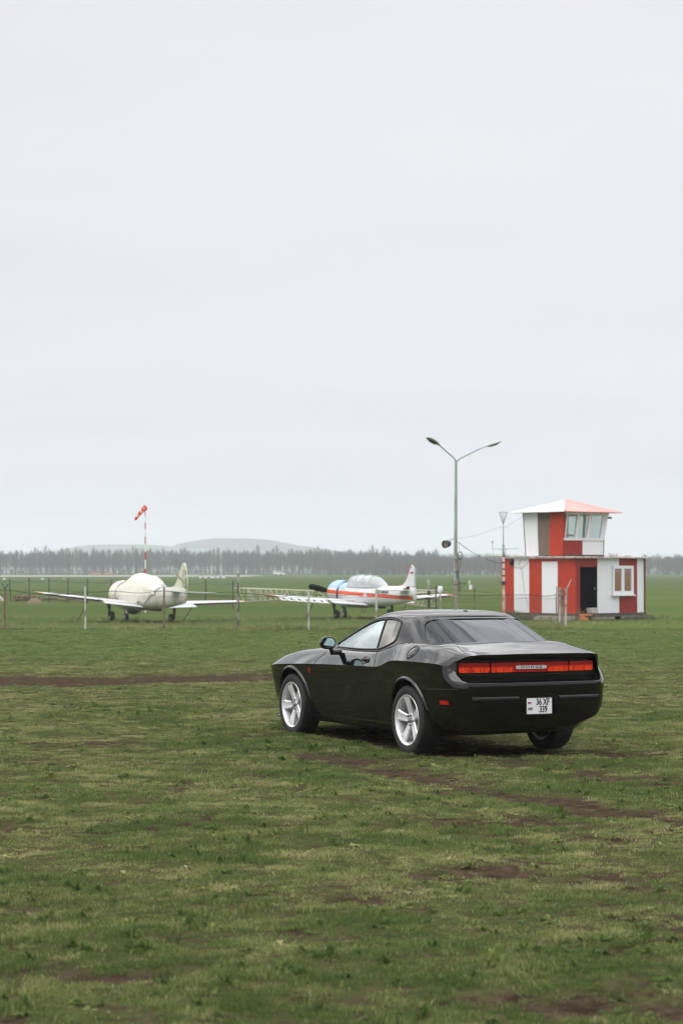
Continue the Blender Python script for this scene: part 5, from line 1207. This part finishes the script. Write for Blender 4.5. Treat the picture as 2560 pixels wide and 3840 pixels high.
for i, (u, v, rx, h, n, lab, m_) in enumerate(((su(c5(235)), -.45, .65, .42, 700, 'dark green shrub against the red and white tower wall, left of the slab', LEAF), (su(c5(360)), -.45, .4, .30, 350, 'low leafy shrub at the foot of the tower beside the concrete slab', LEAF),
        (-.25, .05, .30, .50, 220, 'dry brown weed clump at the near corner of the tower', TWG), (-.25, sv(c5(1090)), .35, .26, 260, 'small weed clump under the brown-curtained window', LEAF), (-.25, sv(c5(1190)), .5, .30, 380, 'leafy weed clump at the far right end of the tower base', LEAF))):
    p = Vector(hp(u, v, 0)) + HC; shrub('shrub', (p.x, p.y, -.03), rx, rx * .7, h, n, lab, seed=50 + i, m_=m_)

# ================================================================ lamp post
LD = 78.; LX_ = px2x(1711, LD)
GAL = mat('weathered green-grey pole paint', (.30, .37, .34), .55, .1, noise=(6, .3, (.20, .23, .20), (1, 1, .3))); OLDC = mat('old concrete pole', (.27, .24, .21), .9, noise=(7, .4, (.15, .13, .12), (1, 1, .4)))
Lp = empty('street_lamp', (LX_, LD, 0), 0, 'tall green-grey twin-arm lamp post beside the fence with horn lamp and cables', 'street lamp')
MB().tube([(0, 0, -.1), (-.01, 0, 2.35)], [.10, .09], 10).build('concrete_footing_post', OLDC, Lp, True)
MB().tube([(-.03, -.02, 1.6), (-.035, -.01, 2.4), (-.02, 0, 5.87), (-.015, 0, 5.99)], [.07, .066, .05, .04], 12).build('pole', GAL, Lp, True)
for ex, ey, lb in ((-.62, -.75, 0), (.95, .35, 1)):
    d = Vector((ex, ey, 0)).normalized(); hor = math.hypot(ex, ey); rise = .50
    arm = MB().tube([(-.01, 0, 5.87), Vector((-.01, 0, 5.99)) + d * .05, Vector((0, 0, 6.03)) + d * .2 + Vector((0, 0, .06)), d * hor + Vector((0, 0, 5.97 + rise))], .024, 8).build('arm', GAL, Lp, True)
    tl_ = math.atan2(rise * .55, hor * .8); hd_ = MB(); ax_ = (d * math.cos(tl_) + Vector((0, 0, math.sin(tl_)))); sd2 = d.cross(Vector((0, 0, 1))).normalized(); up2 = sd2.cross(ax_).normalized()
    if up2.z < 0: up2 = -up2
    st0 = d * hor + Vector((0, 0, 5.97 + rise)); rr = []
    for t_, w_, h_ in ((0, .03, .03), (.08, .05, .045), (.2, .09, .07), (.4, .145, .10), (.6, .15, .10), (.75, .12, .08), (.82, .07, .05), (.85, .02, .02)):
        rr.append([st0 + ax_ * t_ + sd2 * w_ * math.cos(a) + up2 * h_ * (math.sin(a) if math.sin(a) > 0 else math.sin(a) * .35) for a in np.linspace(0, 2 * math.pi, 18, endpoint=False)])
    head = MB().loft(rr).build('lamp_head', mat('pale grey lamp housing', (.42, .46, .44), .4), arm, True)
    MB().loft([[st0 + ax_ * (.50 + .25 * k * math.cos(a)) + sd2 * .11 * k * math.sin(a) - up2 * (.030 + dz) for a in np.linspace(0, 2 * math.pi, 20, endpoint=False)] for k, dz in ((1.0, 0), (.9, .025), (.55, .045), (.1, .05))]).build('lamp_glass', mat('dark lamp glass', (.05, .04, .035), .15), arm, True)
# horn floodlight on its bracket
c_ = Vector((px2x(1673, LD) - LX_, -.25, 2.93)); dr_ = Vector((-.55, -.75, -.12)).normalized(); T = Matrix.Translation(c_) @ dr_.to_track_quat('Z', 'Y').to_matrix().to_4x4()
hl = MB().lathe([(.05, -.16), (.10, -.14), (.125, -.06), (.14, .12), (.145, .125), (.125, .12), (.10, .0)], T, 24).build('horn_lamp', mat('black lamp drum', (.015, .02, .02), .45), Lp, True)
MB().lathe([(.118, .07), (.02, .072)], T, 20).build('lamp_lens', mat('dull lamp lens', (.22, .19, .16), .3), hl)
MB().tube([(-.05, 0, 3.13), (-.14, -.1, 3.12), c_ - dr_ * .14], .014, 6).tube([(-.10, -.08, 3.12), (-.2, -.12, 3.10), c_ + Vector((0, 0, .13))], .009, 5).build('lamp_bracket', GAL, Lp, True)
for dz, dr2 in ((0, .13), (.01, .12), (.02, .135)):
    MB().tube([(.12 + dr2 * .7 * math.cos(a), -.08 + .03 * math.sin(a * 2), 2.50 + dz + dr2 * math.sin(a)) for a in np.linspace(0, 2 * math.pi, 22)], .008, 5).build('cable_coil', CABLE, Lp, True)
MB().tube([(.10, -.10, 3.0), (.08, -.1, 2.66)], .005, 5).tube([(.17, -.1, 2.38), (.10, -.12, 2.1), (.06, -.12, 1.9), (.10, -.12, 1.3)], .010, 5).build('loose_cable', CABLE, Lp)
for z in (2.35, 1.9, 1.45): MB().lathe([(.105, 0), (.105, .02)], Matrix.Translation((-.01, 0, z)), 14).build('clamp_band', CABLE, Lp)
MB().tube([(.08, -.08, 1.50), (.46, -.1, 1.50)], .010, 6).tube([(.10, -.08, 1.30), (.32, -.1, 1.49)], .008, 5).tube([(.10, -.1, 1.18), (.10, -.1, 1.55)], .015, 6).build('bracket_arm', CABLE, Lp)
MB().lathe([(.055, 0), (.055, .17)], Matrix.Translation((.50, -.1, 1.27)), 14).build('sensor_box', mat('white sensor plastic', (.70, .72, .74), .4), Lp, True)
MB().lathe([(.045, 0), (.045, .14)], Matrix.Translation((.46, -.1, 1.46)), 14).build('sensor_cap', mat('cream sensor cap', (.55, .50, .42), .5), Lp, True)

# ================================================================ weather mast by the tower
MX, MD = px2x(1887, 80), 80.
Ms = empty('weather_mast', (MX, MD, 0), 0, 'slim mast banded white and brown with a wire cone antenna, at the tower corner', 'mast')
MB().tube([(.0, 0, -.1), (0, 0, 1.5)], [.055, .05], 10).build('lower_pole', mat('flaking pole paint', (.33, .27, .19), .8, noise=(9, .6, (.60, .56, .50), (1, 1, .35))), Ms, True)
MB().tube([(0, 0, 1.5), (-.01, 0, 2.55)], .052, 10).build('banded_pole', mat('pink-white pole paint', (.62, .50, .47), .6), Ms, True)
for z in (1.74, 1.99, 2.24, 2.48): MB().lathe([(.058, 0), (.058, .05)], Matrix.Translation((-.005, 0, z)), 12).build('dark_band', CABLE, Ms)
MB().box((.0, -.03, 1.50), (.16, .12, .14), bev=.02).build('junction_box', mat('dark junction box', (.05, .04, .035), .6), Ms)
TEAL = mat('green painted rod', (.16, .26, .24), .5)
MB().tube([(-.01, 0, 2.55), (-.01, 0, 3.72)], [.022, .012], 8).build('upper_rod', TEAL, Ms, True)
for z, h_ in ((2.56, .09), (2.70, .05), (2.86, .05)): MB().lathe([(.03, 0), (.045, h_ * .3), (.045, h_ * .7), (.03, h_)], Matrix.Translation((-.01, 0, z)), 12).build('insulator', TEAL, Ms, True)
an = MB()
for k in range(12):
    a = 2 * math.pi * k / 12; an.tube([(-.01, 0, 3.68), (-.01 + .165 * math.cos(a), .165 * math.sin(a), 4.15)], .0045, 4)
an.tube([(-.01 + .165 * math.cos(a), .165 * math.sin(a), 4.15) for a in np.linspace(0, 2 * math.pi, 13)], .0045, 4)
for k in range(6): a = math.pi * k / 6; an.tube([(-.01 + .17 * math.cos(a), .17 * math.sin(a), 3.58), (-.01 - .17 * math.cos(a), -.17 * math.sin(a), 3.58)], .004, 4)
an.build('cone_antenna', ZINC, Ms)
MB().tube([(-.42, 0, 2.77), (.56, 0, 2.78)], .009, 6).tube([(-.42, 0, 2.77), (-.43, 0, 2.99)], .009, 6).tube([(-.20, 0, 2.78), (0, 0, 2.60)], .006, 5).tube([(.12, 0, 2.78), (0, 0, 2.60)], .006, 5).box((-.42, 0, 3.03), (.05, .05, .08)).build('cross_arm', ZINC, Ms)
MB().tube([(.02, -.06, 2.9), (.07, -.08, 2.7), (.03, -.05, 2.5)], .005, 5).tube([(-.40, 0, 2.7), (-.32, -.02, 2.0), (-.15, -.04, 1.45), (-.06, -.05, 1.55)], .004, 4).build('loose_cable', CABLE, Ms)
b_ = MB().lathe([(.10, 0), (.13, .06), (.12, .22), (.07, .30), (.02, .33)], Matrix.Identity(4), 12).build('mossy_stone', mat('mossy stone', (.16, .15, .09), .95, noise=(9, .5, (.05, .05, .03)), bump=(12, 1)), None, True); tagp(b_, 'mossy boulder at the foot of the banded mast', 'stone'); b_.location = (MX - .12, MD - .1, -.02)
def wire(name, a, b, sag, r_, label, n=16):
    a, b = Vector(a), Vector(b); P = [a.lerp(b, t_) - Vector((0, 0, sag * 4 * t_ * (1 - t_))) for t_ in np.linspace(0, 1, n)]
    return tagp(MB().tube(P, r_, 5).build(name, CABLE, None, True), label, 'cable')
wire('overhead_cable', (LX_ + .03, LD, 3.02), (MX - .04, MD, 2.22), .14, .010, 'thick black cable sagging from the lamp post down to the banded mast')
wire('overhead_wire', (LX_ + .03, LD, 3.14), (MX - .20, MD, 3.58), .08, .0035, 'thin wire rising from the lamp post to the cone antenna')
wire('antenna_wire', (MX + .05, MD, 3.62), tuple(Vector(pt('L', 1, 4.2, 0)) + HC), .04, .0035, 'thin wire from the cone antenna up to the tower eaves')
# ================================================================ fences
FP = 70.9
GREY = mat('weathered white concrete post', (.46, .45, .42), .9, noise=(6, .5, (.20, .18, .15), (1, 1, .5))); DPOST = mat('dark iron post', (.035, .028, .024), .8)
MESH = mat('rusty chain link wire', (.085, .075, .055), .8); BLUEP = mat('blue prong', (.10, .22, .35), .5)
FN = empty('mesh_fence', (px2x(616, FP), FP, 0), 0, 'wire mesh fence with sagging cables on mixed concrete and rusty posts, nearest the camera', 'fence')
def fpost(px, top, r_, m_, nm='post', style=None, D=FP, lab=None, par=None):
    z = CH - (top - 2144) / 8000 * D; x = px2x(px, D) - FN.location.x; y = D - FP; k = random.uniform(-.012, .012)
    o = MB().tube([(x, y, -.2), (x + k * .5, y, z * .5), (x + k, y, z)], [r_ * 1.05, r_, r_ * .95], 8).build(nm, m_, FN, True)
    if lab: o['label'] = lab
    if style == 'prong':
        MB().tube([(x + k, y, z - .04), (x + k - .10, y, z + .13)], .013, 5).build('prong', DPOST, o); MB().tube([(x + k, y, z - .04), (x + k, y - .02, z + .16)], .013, 5).build('prong', BLUEP, o); MB().tube([(x + k, y, z - .04), (x + k + .12, y, z + .11)], .013, 5).build('prong', BLUEP if px > 500 else DPOST, o)
    return o
fpost(20, 2204, .028, RUST, style='prong', lab='rusty steel post with a three-pronged top')
fpost(322, 2199, .034, GREY); fpost(616, 2204, .028, RUST, style='prong', lab='rusty steel post with blue prongs')
o_ = fpost(893, 2153, .036, mat('dark patched old post', (.34, .32, .29), .9, noise=(5, .55, (.06, .05, .045), (1, 1, .5))), lab='taller blackened post'); fpost(1158, 2217, .032, GREY); fpost(1411, 2208, .040, GREY)
fpost(1650, 2222, .030, GREY); fpost(-275, 2202, .03, GREY); fpost(-560, 2202, .03, GREY)
def zc(y, D=FP): return CH - (y - 2144) / 8000 * D
def fwire(nm, pts, r_, D=FP, m_=CABLE):
    xs_ = [p[0] for p in pts]; f = pchip(xs_, [p[1] for p in pts]); P = []
    for px in np.linspace(xs_[0], xs_[-1], 110): P.append((px2x(px, D) - FN.location.x, D - FP + .05, zc(f(px), D)))
    return MB().tube(P, r_, 5).build(nm, m_, FN, True)
fwire('sagging_cable', [(-560, 2212), (0, 2212), (30, 2213), (110, 2224), (200, 2228), (300, 2224), (400, 2218), (430, 2217), (520, 2224), (616, 2216), (740, 2229), (820, 2223), (855, 2221), (893, 2224), (970, 2229), (1060, 2237), (1130, 2226), (1160, 2229), (1240, 2232), (1270, 2234), (1340, 2228), (1411, 2227), (1510, 2236), (1580, 2229), (1650, 2236), (1700, 2229), (1760, 2234), (1880, 2231), (1990, 2231), (2040, 2236), (2085, 2230)], .009)
fwire('top_wire', [(-560, 2229), (20, 2229), (322, 2231), (616, 2236), (893, 2237), (1158, 2240), (1411, 2239), (1650, 2241), (1750, 2246), (1890, 2244), (2085, 2246)], .004)
fwire('bottom_wire', [(-560, 2358), (0, 2358), (300, 2360), (600, 2361), (893, 2360), (1158, 2359), (1411, 2359), (1650, 2359), (2117, 2357)], .004)
zl, zh = .02, 1.10; x0, x1 = px2x(-560, FP) - FN.location.x, px2x(2117, FP) - FN.location.x
m = MB(); H_ = zh - zl; st = .078; n = int((x1 - x0 + H_) / st)
for i in range(n):
    xa = x0 - H_ + i * st
    for sg in (1, -1):
        a = [xa, zl]; b = [xa + H_, zh]
        if a[0] < x0: a = [x0, zl + (x0 - xa)]
        if b[0] > x1: b = [x1, zh - (xa + H_ - x1)]
        if a[0] >= b[0]: continue
        pa, pb = (a, b) if sg > 0 else ((a[0], zl + zh - a[1]), (b[0], zl + zh - b[1]))
        m.tube([(pa[0], .06 + .004 * sg, pa[1]), (pb[0], .06 + .004 * sg, pb[1])], .0028, 3, False)
m.build('chain_link', MESH, FN, fix=False)
# loose posts gathered where the fence ends
gp = 'old posts gathered at the fence end'
for i, (px, yb_, yt_, r_, m_, lab) in enumerate(((2083, 2325, 2198, .020, ZINC, 'thinnest grey-green post, leftmost of the upright posts before the tower'), (2096, 2336, 2203, .036, GREY, 'stout grey concrete post with a dark top, second from left before the tower'),
        (2106, 2350, 2208, .036, mat('dark wired post', (.26, .23, .20), .9, noise=(6, .7, (.12, .08, .07), (1, 1, .4))), 'dark stained post wrapped in wire, between the stout and the white ones'), (2118, 2359, 2206, .038, GREY, 'white post carrying a slanted rod and blue tie, nearest before the tower'))):
    D = 15336 / (yb_ - 2144); z = CH - (yt_ - 2144) / 8000 * D; e_ = empty('loose_post', (px2x(px, D), D, 0), 0, lab, 'post', gp)
    MB().tube([(0, 0, -.1), (.01 * (i % 2), 0, z * .6), (-.03 * (i % 3 - 1), 0, z)], r_, 8).build('shaft', m_, e_, True)
    if i == 3:
        MB().tube([(0, -.03, z - .10), (.08, -.04, z + .06), (.20, -.04, z + .32)], .017, 6).build('slanted_rod', GREY, e_, True); MB().tube([(-.05, -.05, z - .06), (.09, -.05, z + .04)], .012, 5).build('blue_tie', BLUEP, e_)
    if i in (1, 2): MB().tube([(.06 * math.cos(a), .06 * math.sin(a), z - .25 - .02 * a / 6.28) for a in np.linspace(0, 25, 60)], .005, 4).build('wire_binding', CABLE, e_)
# white lamp box on its own stake
D = 71.3; e_ = empty('box_on_post', (px2x(1649, D), D - .15, 0), 0, 'white plastic box on a thin grey stake beside the fence, left of the lamp post', 'box')
MB().tube([(.02, 0, -.1), (.0, 0, 1.2)], .022, 8).build('stake', GREY, e_, True); MB().box((0, 0, 1.33), (.15, .12, .21), bev=.02).build('box', mat('white box plastic', (.80, .81, .83), .4), e_, True); MB().tube([(.03, -.07, 1.18), (.035, -.07, 1.32)], .012, 6).build('blue_clip', BLUEP, e_)

# far fence behind the aircraft
FF = empty('iron_post_fence', (-18, 131, 0), 0, 'far fence of thin dark iron posts with slack wires behind the aircraft', 'fence')
tops = [(-180, 2167, 133), (-110, 2167, 133), (-37, 2167, 133), (37, 2168.5, 133), (111, 2167.5, 133), (185.5, 2166.5, 133), (257, 2167.5, 132), (330, 2172, 131), (419, 2171, 129), (505, 2172, 126), (586, 2174, 123), (668, 2175, 119), (772, 2174, 115), (874, 2178, 110)]
prev = None; wr = [[], []]
for i, (px, yt_, D) in enumerate(tops):
    z = CH - (yt_ - 2144) / 8000 * D; x = px2x(px, D); lean = .10 if i in (3, 11) else random.uniform(-.02, .02)
    MB().tube([(x + lean + 18, D - 131, -.1), (x + 18, D - 131, z)], .028, 6).build('post', DPOST, FF)
    wr[0].append((x + 18, D - 131, z - .13)); wr[1].append((x + 18, D - 131, z - .75))
def sagw(pts, sag):
    P = []
    for a, b in zip(pts[:-1], pts[1:]):
        a, b = Vector(a), Vector(b)
        for t_ in np.linspace(0, 1, 7)[:-1]: P.append(a.lerp(b, t_) - Vector((0, 0, sag * 4 * t_ * (1 - t_))))
    return P + [Vector(pts[-1])]
MB().tube(sagw(wr[0], .13), .008, 4).build('wire', DPOST, FF); MB().tube(sagw(wr[1], .05), .010, 4).build('wire', DPOST, FF)
m = MB()
for a, b in zip(wr[1][:-1], wr[1][1:]):
    a, b = Vector(a), Vector(b); L_2 = (b - a).length; n = int(L_2 / .16)
    for k in range(n):
        for sg in (1, -1):
            t0_, t1_ = k / n, min(1, k / n + .62 / L_2); p, q = a.lerp(b, t0_), a.lerp(b, t1_)
            p.z, q.z = (.05, .68) if sg > 0 else (.68, .05); m.tube([p, q], .0035, 3, False)
m.build('chain_link', MESH, FF, fix=False)
F2 = empty('side_fence', (px2x(1706, 66), 74, 0), 0, 'short run of dark iron-post wire fence behind the lamp post', 'fence')
wr = [[], [], []]; pr_ = [(1560, 2190, 80), (1633, 2197, 78), (1705, 2201, 77), (1778, 2203, 76), (1850, 2209, 75.5)]
for px, yt_, D in pr_:
    z = CH - (yt_ - 2144) / 8000 * D; x = px2x(px, D) - F2.location.x
    if px in (1633, 1778): MB().tube([(x, D - 74, -.1), (x, D - 74, z)], .024, 6).build('post', RUST if px > 1700 else DPOST, F2)
    for k, dz in enumerate((.10, .5, .62)): wr[k].append((x, D - 74, z - dz))
for k in range(2): MB().tube(sagw(wr[k], .04), .005, 4).build('wire', DPOST, F2)

# old wooden/concrete posts further back
for px, yb_, yt_, lab in ((1607, 2281, 2162, 'old tall post, white above and dark below, behind the tailplane of the striped aircraft'),):
    D = 15336 / (yb_ - 2144); e_ = empty('old_post', (px2x(px, D), D, 0), 0, lab, 'post'); z = CH - (yt_ - 2144) / 8000 * D
    MB().tube([(0, 0, -.1), (0, 0, z * .62)], .08, 8).build('lower_shaft', DPOST, e_, True); MB().tube([(0, 0, z * .62), (-.02, 0, z)], [.072, .05], 8).build('upper_shaft', GREY, e_, True)

# yellow lattice boom lying behind the fence
YEL = mat('faded yellow lattice steel', (.44, .37, .24), .7, noise=(6, .4, (.60, .56, .46)))
def lattice(name, a, b, ha, hb, label, n=16):
    a, b = Vector(a), Vector(b); e_ = empty(name, a, 0, label, 'lattice boom'); d = b - a; sd_ = d.cross(Vector((0, 0, 1))).normalized(); ch = MB(); br = MB(); P = []
    for i in range(n + 1):
        t_ = i / n; h_ = ha + (hb - ha) * t_; c_ = d * t_; P.append([c_ + sd_ * h_ * .5, c_ - sd_ * h_ * .5, c_ - sd_ * h_ * .5 + Vector((0, 0, h_)), c_ + sd_ * h_ * .5 + Vector((0, 0, h_))])
    for k in range(4): ch.tube([p[k] for p in P], .020, 5)
    for i in range(n):
        for k in range(4):
            q, r2 = P[i], P[i + 1]; br.tube([q[k], r2[(k + 1) % 4]] if i % 2 else [r2[k], q[(k + 1) % 4]], .011, 4); br.tube([q[k], q[(k + 1) % 4]], .011, 4)
    for k in range(4): br.tube([P[-1][k], P[-1][(k + 1) % 4]], .02, 4)
    ch.build('chord', YEL, e_); br.build('bracing', mat('pale lattice brace', (.50, .47, .40), .7), e_); return e_
lattice('lattice_boom', (px2x(902, 128), 128, .08), (px2x(1250, 112), 112, .62), .86, .26, 'faded yellow steel lattice boom tapering towards the propeller of the striped aircraft', 17)
lattice('lattice_boom', (px2x(1606, 116), 116, .02), (px2x(1440, 112), 112, .40), .80, .30, 'shorter yellow lattice boom end lying under the tail of the striped aircraft', 8)

# windsock
D = 100.; WX = px2x(547, D)
W = empty('windsock', (WX, D, 0), 0, 'drooping orange and white windsock on a thin red and white mast', 'windsock')
RW_ = mat('red mast paint', (.45, .03, .015), .5); WW_ = mat('white mast paint', (.7, .7, .7), .5); SO = mat('orange windsock cloth', (.95, .13, .04), .7); SW = mat('white windsock cloth', (.88, .87, .87), .7)
for m_ in (SO, SW):      # thin cloth lets the sky glow through
    t = m_.node_tree; p_ = t.nodes['Principled BSDF']; tb = t.nodes.new('ShaderNodeBsdfTranslucent'); tb.inputs[0].default_value = p_.inputs['Base Color'].default_value
    mx_ = t.nodes.new('ShaderNodeMixShader'); mx_.inputs[0].default_value = .5; t.links.new(p_.outputs[0], mx_.inputs[1]); t.links.new(tb.outputs[0], mx_.inputs[2]); t.links.new(mx_.outputs[0], t.nodes['Material Output'].inputs[0])
zt_ = lambda y: CH - (y - 2144) / 8000 * D
ys_ = [2340, 2300, 2270, 2240, 2205, 2168, 2133, 2099, 2070, 2040, 2012, 1985, 1960, 1935, 1906]
for i in range(len(ys_) - 1):
    rr_ = [.045 - .026 * (k / 14) for k in (i, i + 1)]
    MB().tube([(-.03 * i / 14 * 1.0, 0, max(-.1, zt_(ys_[i]))), (-.03 * (i + 1) / 14, 0, zt_(ys_[i + 1]))], rr_, 8).build('mast_section', RW_ if i % 2 and i > 2 else WW_, W, True)
hub = Vector((px2x(541, D) - WX, 0, zt_(1908))); d = Vector((-.62, .62, -.42)).normalized()
ring_c = Vector((px2x(545, D) - WX, -.05, zt_(1905))); s1_ = d.cross(Vector((0, 0, 1))).normalized(); s2_ = s1_.cross(d).normalized()
sec = []
prof = [(0, .17), (.12, .168), (.24, .16), (.36, .15), (.48, .14), (.60, .128), (.72, .115)]
cs_ = empty('sock', (0, 0, 0)); cs_.parent = W
for i in range(5):
    rr = []
    for t_ in np.linspace(0, 1, 5):
        l_ = (i + t_) * .155; rad = .125 - .055 * l_ / .775; drop = Vector((0, 0, -.18 * (l_ / .775) ** 2))
        rr.append([ring_c + d * l_ + drop + s1_ * rad * math.cos(a) * (1 + .04 * math.sin(3 * a + l_ * 6)) + s2_ * rad * math.sin(a) * (1 - .12 * (l_ / .775)) for a in np.linspace(0, 2 * math.pi, 24, endpoint=False)])
    o_ = MB().loft(rr, closed=True, cap=False).build('cloth_band', SO if i % 2 == 0 else SW, cs_, True)
MB().tube([ring_c + s1_ * .126 * math.cos(a) + s2_ * .126 * math.sin(a) for a in np.linspace(0, 2 * math.pi, 25)], .006, 6).tube([(-.03, 0, zt_(1906)), (-.03, 0, zt_(1896)), ring_c + s2_ * .17], .012, 6).build('hoop', ZINC, W, True)

# concrete slab and rubble at the left
sl = MB().prism([(-26.5, -.1), (-21.9, -.1), (-22.6, .52), (-26.5, .56)], lambda p: (p[0], 139.5, p[1]), lambda p: (p[0], 140.3, p[1])).build('concrete_wall', mat('pale concrete wall', (.50, .47, .40), .9, noise=(2, .3, (.36, .33, .27))))
tagp(sl, 'low pale concrete wall with a slanted end at the left edge of the field', 'wall')
hb_ = MB()
for k in range(5): hb_.box((-21.0 + .30 * k, 138 + .1 * (k % 2), .18 + .03 * (k % 3)), (.36, .6, .38 - .04 * (k % 2)), .1 * k, bev=.06)
tagp(hb_.build('rubble_heap', mat('brown rubble', (.24, .18, .11), .95, noise=(4, .6, (.08, .055, .035)), bump=(8, 1))), 'brown heap of earth and rubble beside the low concrete wall', 'heap')
DW = mat('dark driftwood log', (.085, .065, .05), .9, noise=(6, .5, (.18, .14, .10)))
for i, (p0, p1, z, r_, lab) in enumerate((((107, 2240), (175, 2243), .10, .10, 'dark log lying at the left, beside the brown rubble heap'), ((165, 2243), (250, 2247), .12, .13, 'thick dark log in the middle of the log pile behind the left wing tip'), ((235, 2244), (318, 2251), .10, .10, 'dark reddish log nearest the white fence post at the left'))):
    D0, D1 = 15336 / (p0[1] + 12 - 2144), 15336 / (p1[1] + 12 - 2144); a = (px2x(p0[0], D0), D0, .14); b = (px2x(p1[0], D1), D1, .12)
    tagp(MB().tube([a, ((a[0] + b[0]) / 2, (a[1] + b[1]) / 2, .24), b], [r_ * .6, r_ * .8, r_ * .5], 8).build('log', DW, None, True), lab, 'log', 'logs behind the left wing tip')
m = MB().loft([[(-.5 * k, -.3 * k, 0 + .2 * h_), (.5 * k, -.3 * k, .2 * h_), (.5 * k, .3 * k, .2 * h_), (-.5 * k, .3 * k, .2 * h_)] for k, h_ in ((1, -.3), (.85, .5), (.35, 1.6))]).build('earth_lump', mat('clay lump', (.22, .17, .12), .95, bump=(9, 1))); tagp(m, 'light clay lump on the grass in front of the dark logs', 'earth lump'); m.location = (px2x(140, 130), 129, 0)

# small far things on the field
FW = mat('far white paint', (.75, .75, .75), .6); FO = mat('far orange paint', (.60, .20, .10), .6)
for i, px in enumerate((752, 769, 786, 801, 815, 833)):
    e_ = empty('beehive', (px2x(px, 640) , 640 + (i % 3) * 4, 0), random.uniform(0, 1), 'pale hive-like box in the row far out on the field, right of the rudder frame', 'box', 'pale boxes far out on the field')
    MB().box((0, 0, .32), (.75 + .12 * (i % 2), .5, .64), bev=.03).build('box_body', FW, e_); MB().box((0, 0, .68), (.9, .65, .07), bev=.02).build('lid', mat('tan lid', (.45, .36, .26), .7), e_)
for px, D, lab in ((18, 520, 'small white runway marker seen over the far fence, nearest the left edge'), (161, 520, 'small white runway marker seen over the far fence, just left of the middle posts'), (244, 520, 'small grey runway marker over the far fence, rightmost of the three')):
    e_ = empty('runway_marker', (px2x(px, D), D, 0), .3, lab, 'marker', 'runway markers'); MB().prism([(-.30, 0), (.30, 0), (.22, .38), (-.22, .38)], lambda p: (p[0], -.2, p[1]), lambda p: (p[0], .2, p[1])).build('board', FW if px < 200 else GREY, e_); MB().box((0, 0, .02), (.8, .6, .05)).build('base', GREY, e_)
def far_vehicle(name, px, D, L0, lab, m_, cat='vehicle', off=0):
    e_ = empty(name, (px2x(px, D), D, 0), off, lab, cat); s_ = L0 / 4.2
    MB().prism([(-2.1, .5), (2.1, .5), (2.1, 1.15), (1.3, 1.25), (1.1, 1.25), (.7, 2.3), (-2.0, 2.35), (-2.1, 2.2)], lambda p: (p[0] * s_, -.85 * s_, p[1] * s_), lambda p: (p[0] * s_, .85 * s_, p[1] * s_)).build('body', m_, e_)
    MB().box((-.35 * s_, 0, 1.80 * s_), (1.9 * s_, 1.74 * s_, .55 * s_)).build('window', GLOSSB, e_)
    for sx_ in (-1.3, 1.3):
        MB().lathe([(.42 * s_, -.9 * s_), (.42 * s_, .9 * s_)], Matrix.Translation((sx_ * s_, 0, .42 * s_)) @ Matrix.Rotation(R(90), 4, 'X'), 12).build('wheel', DARK, e_)
for i, (px, L0, lab) in enumerate(((357, 2.6, 'leftmost orange-brown field vehicle before the far poplars'), (375, 1.6, 'smallest orange-brown field machine before the far poplars'), (402, 2.6, 'tallest orange-brown field vehicle before the far poplars'), (420, 2.0, 'low orange-brown field machine, rightmost before the far poplars'))):
    far_vehicle('field_vehicle', px, 1100, L0 * 1.25, lab, FO)
far_vehicle('white_van', 1043, 1080, 4.6, 'tiny white van at the foot of the far trees between the aircraft', FW, 'van'); far_vehicle('white_van', 1059, 1085, 3.4, 'tiny white car just right of the far white van', FW, 'car')
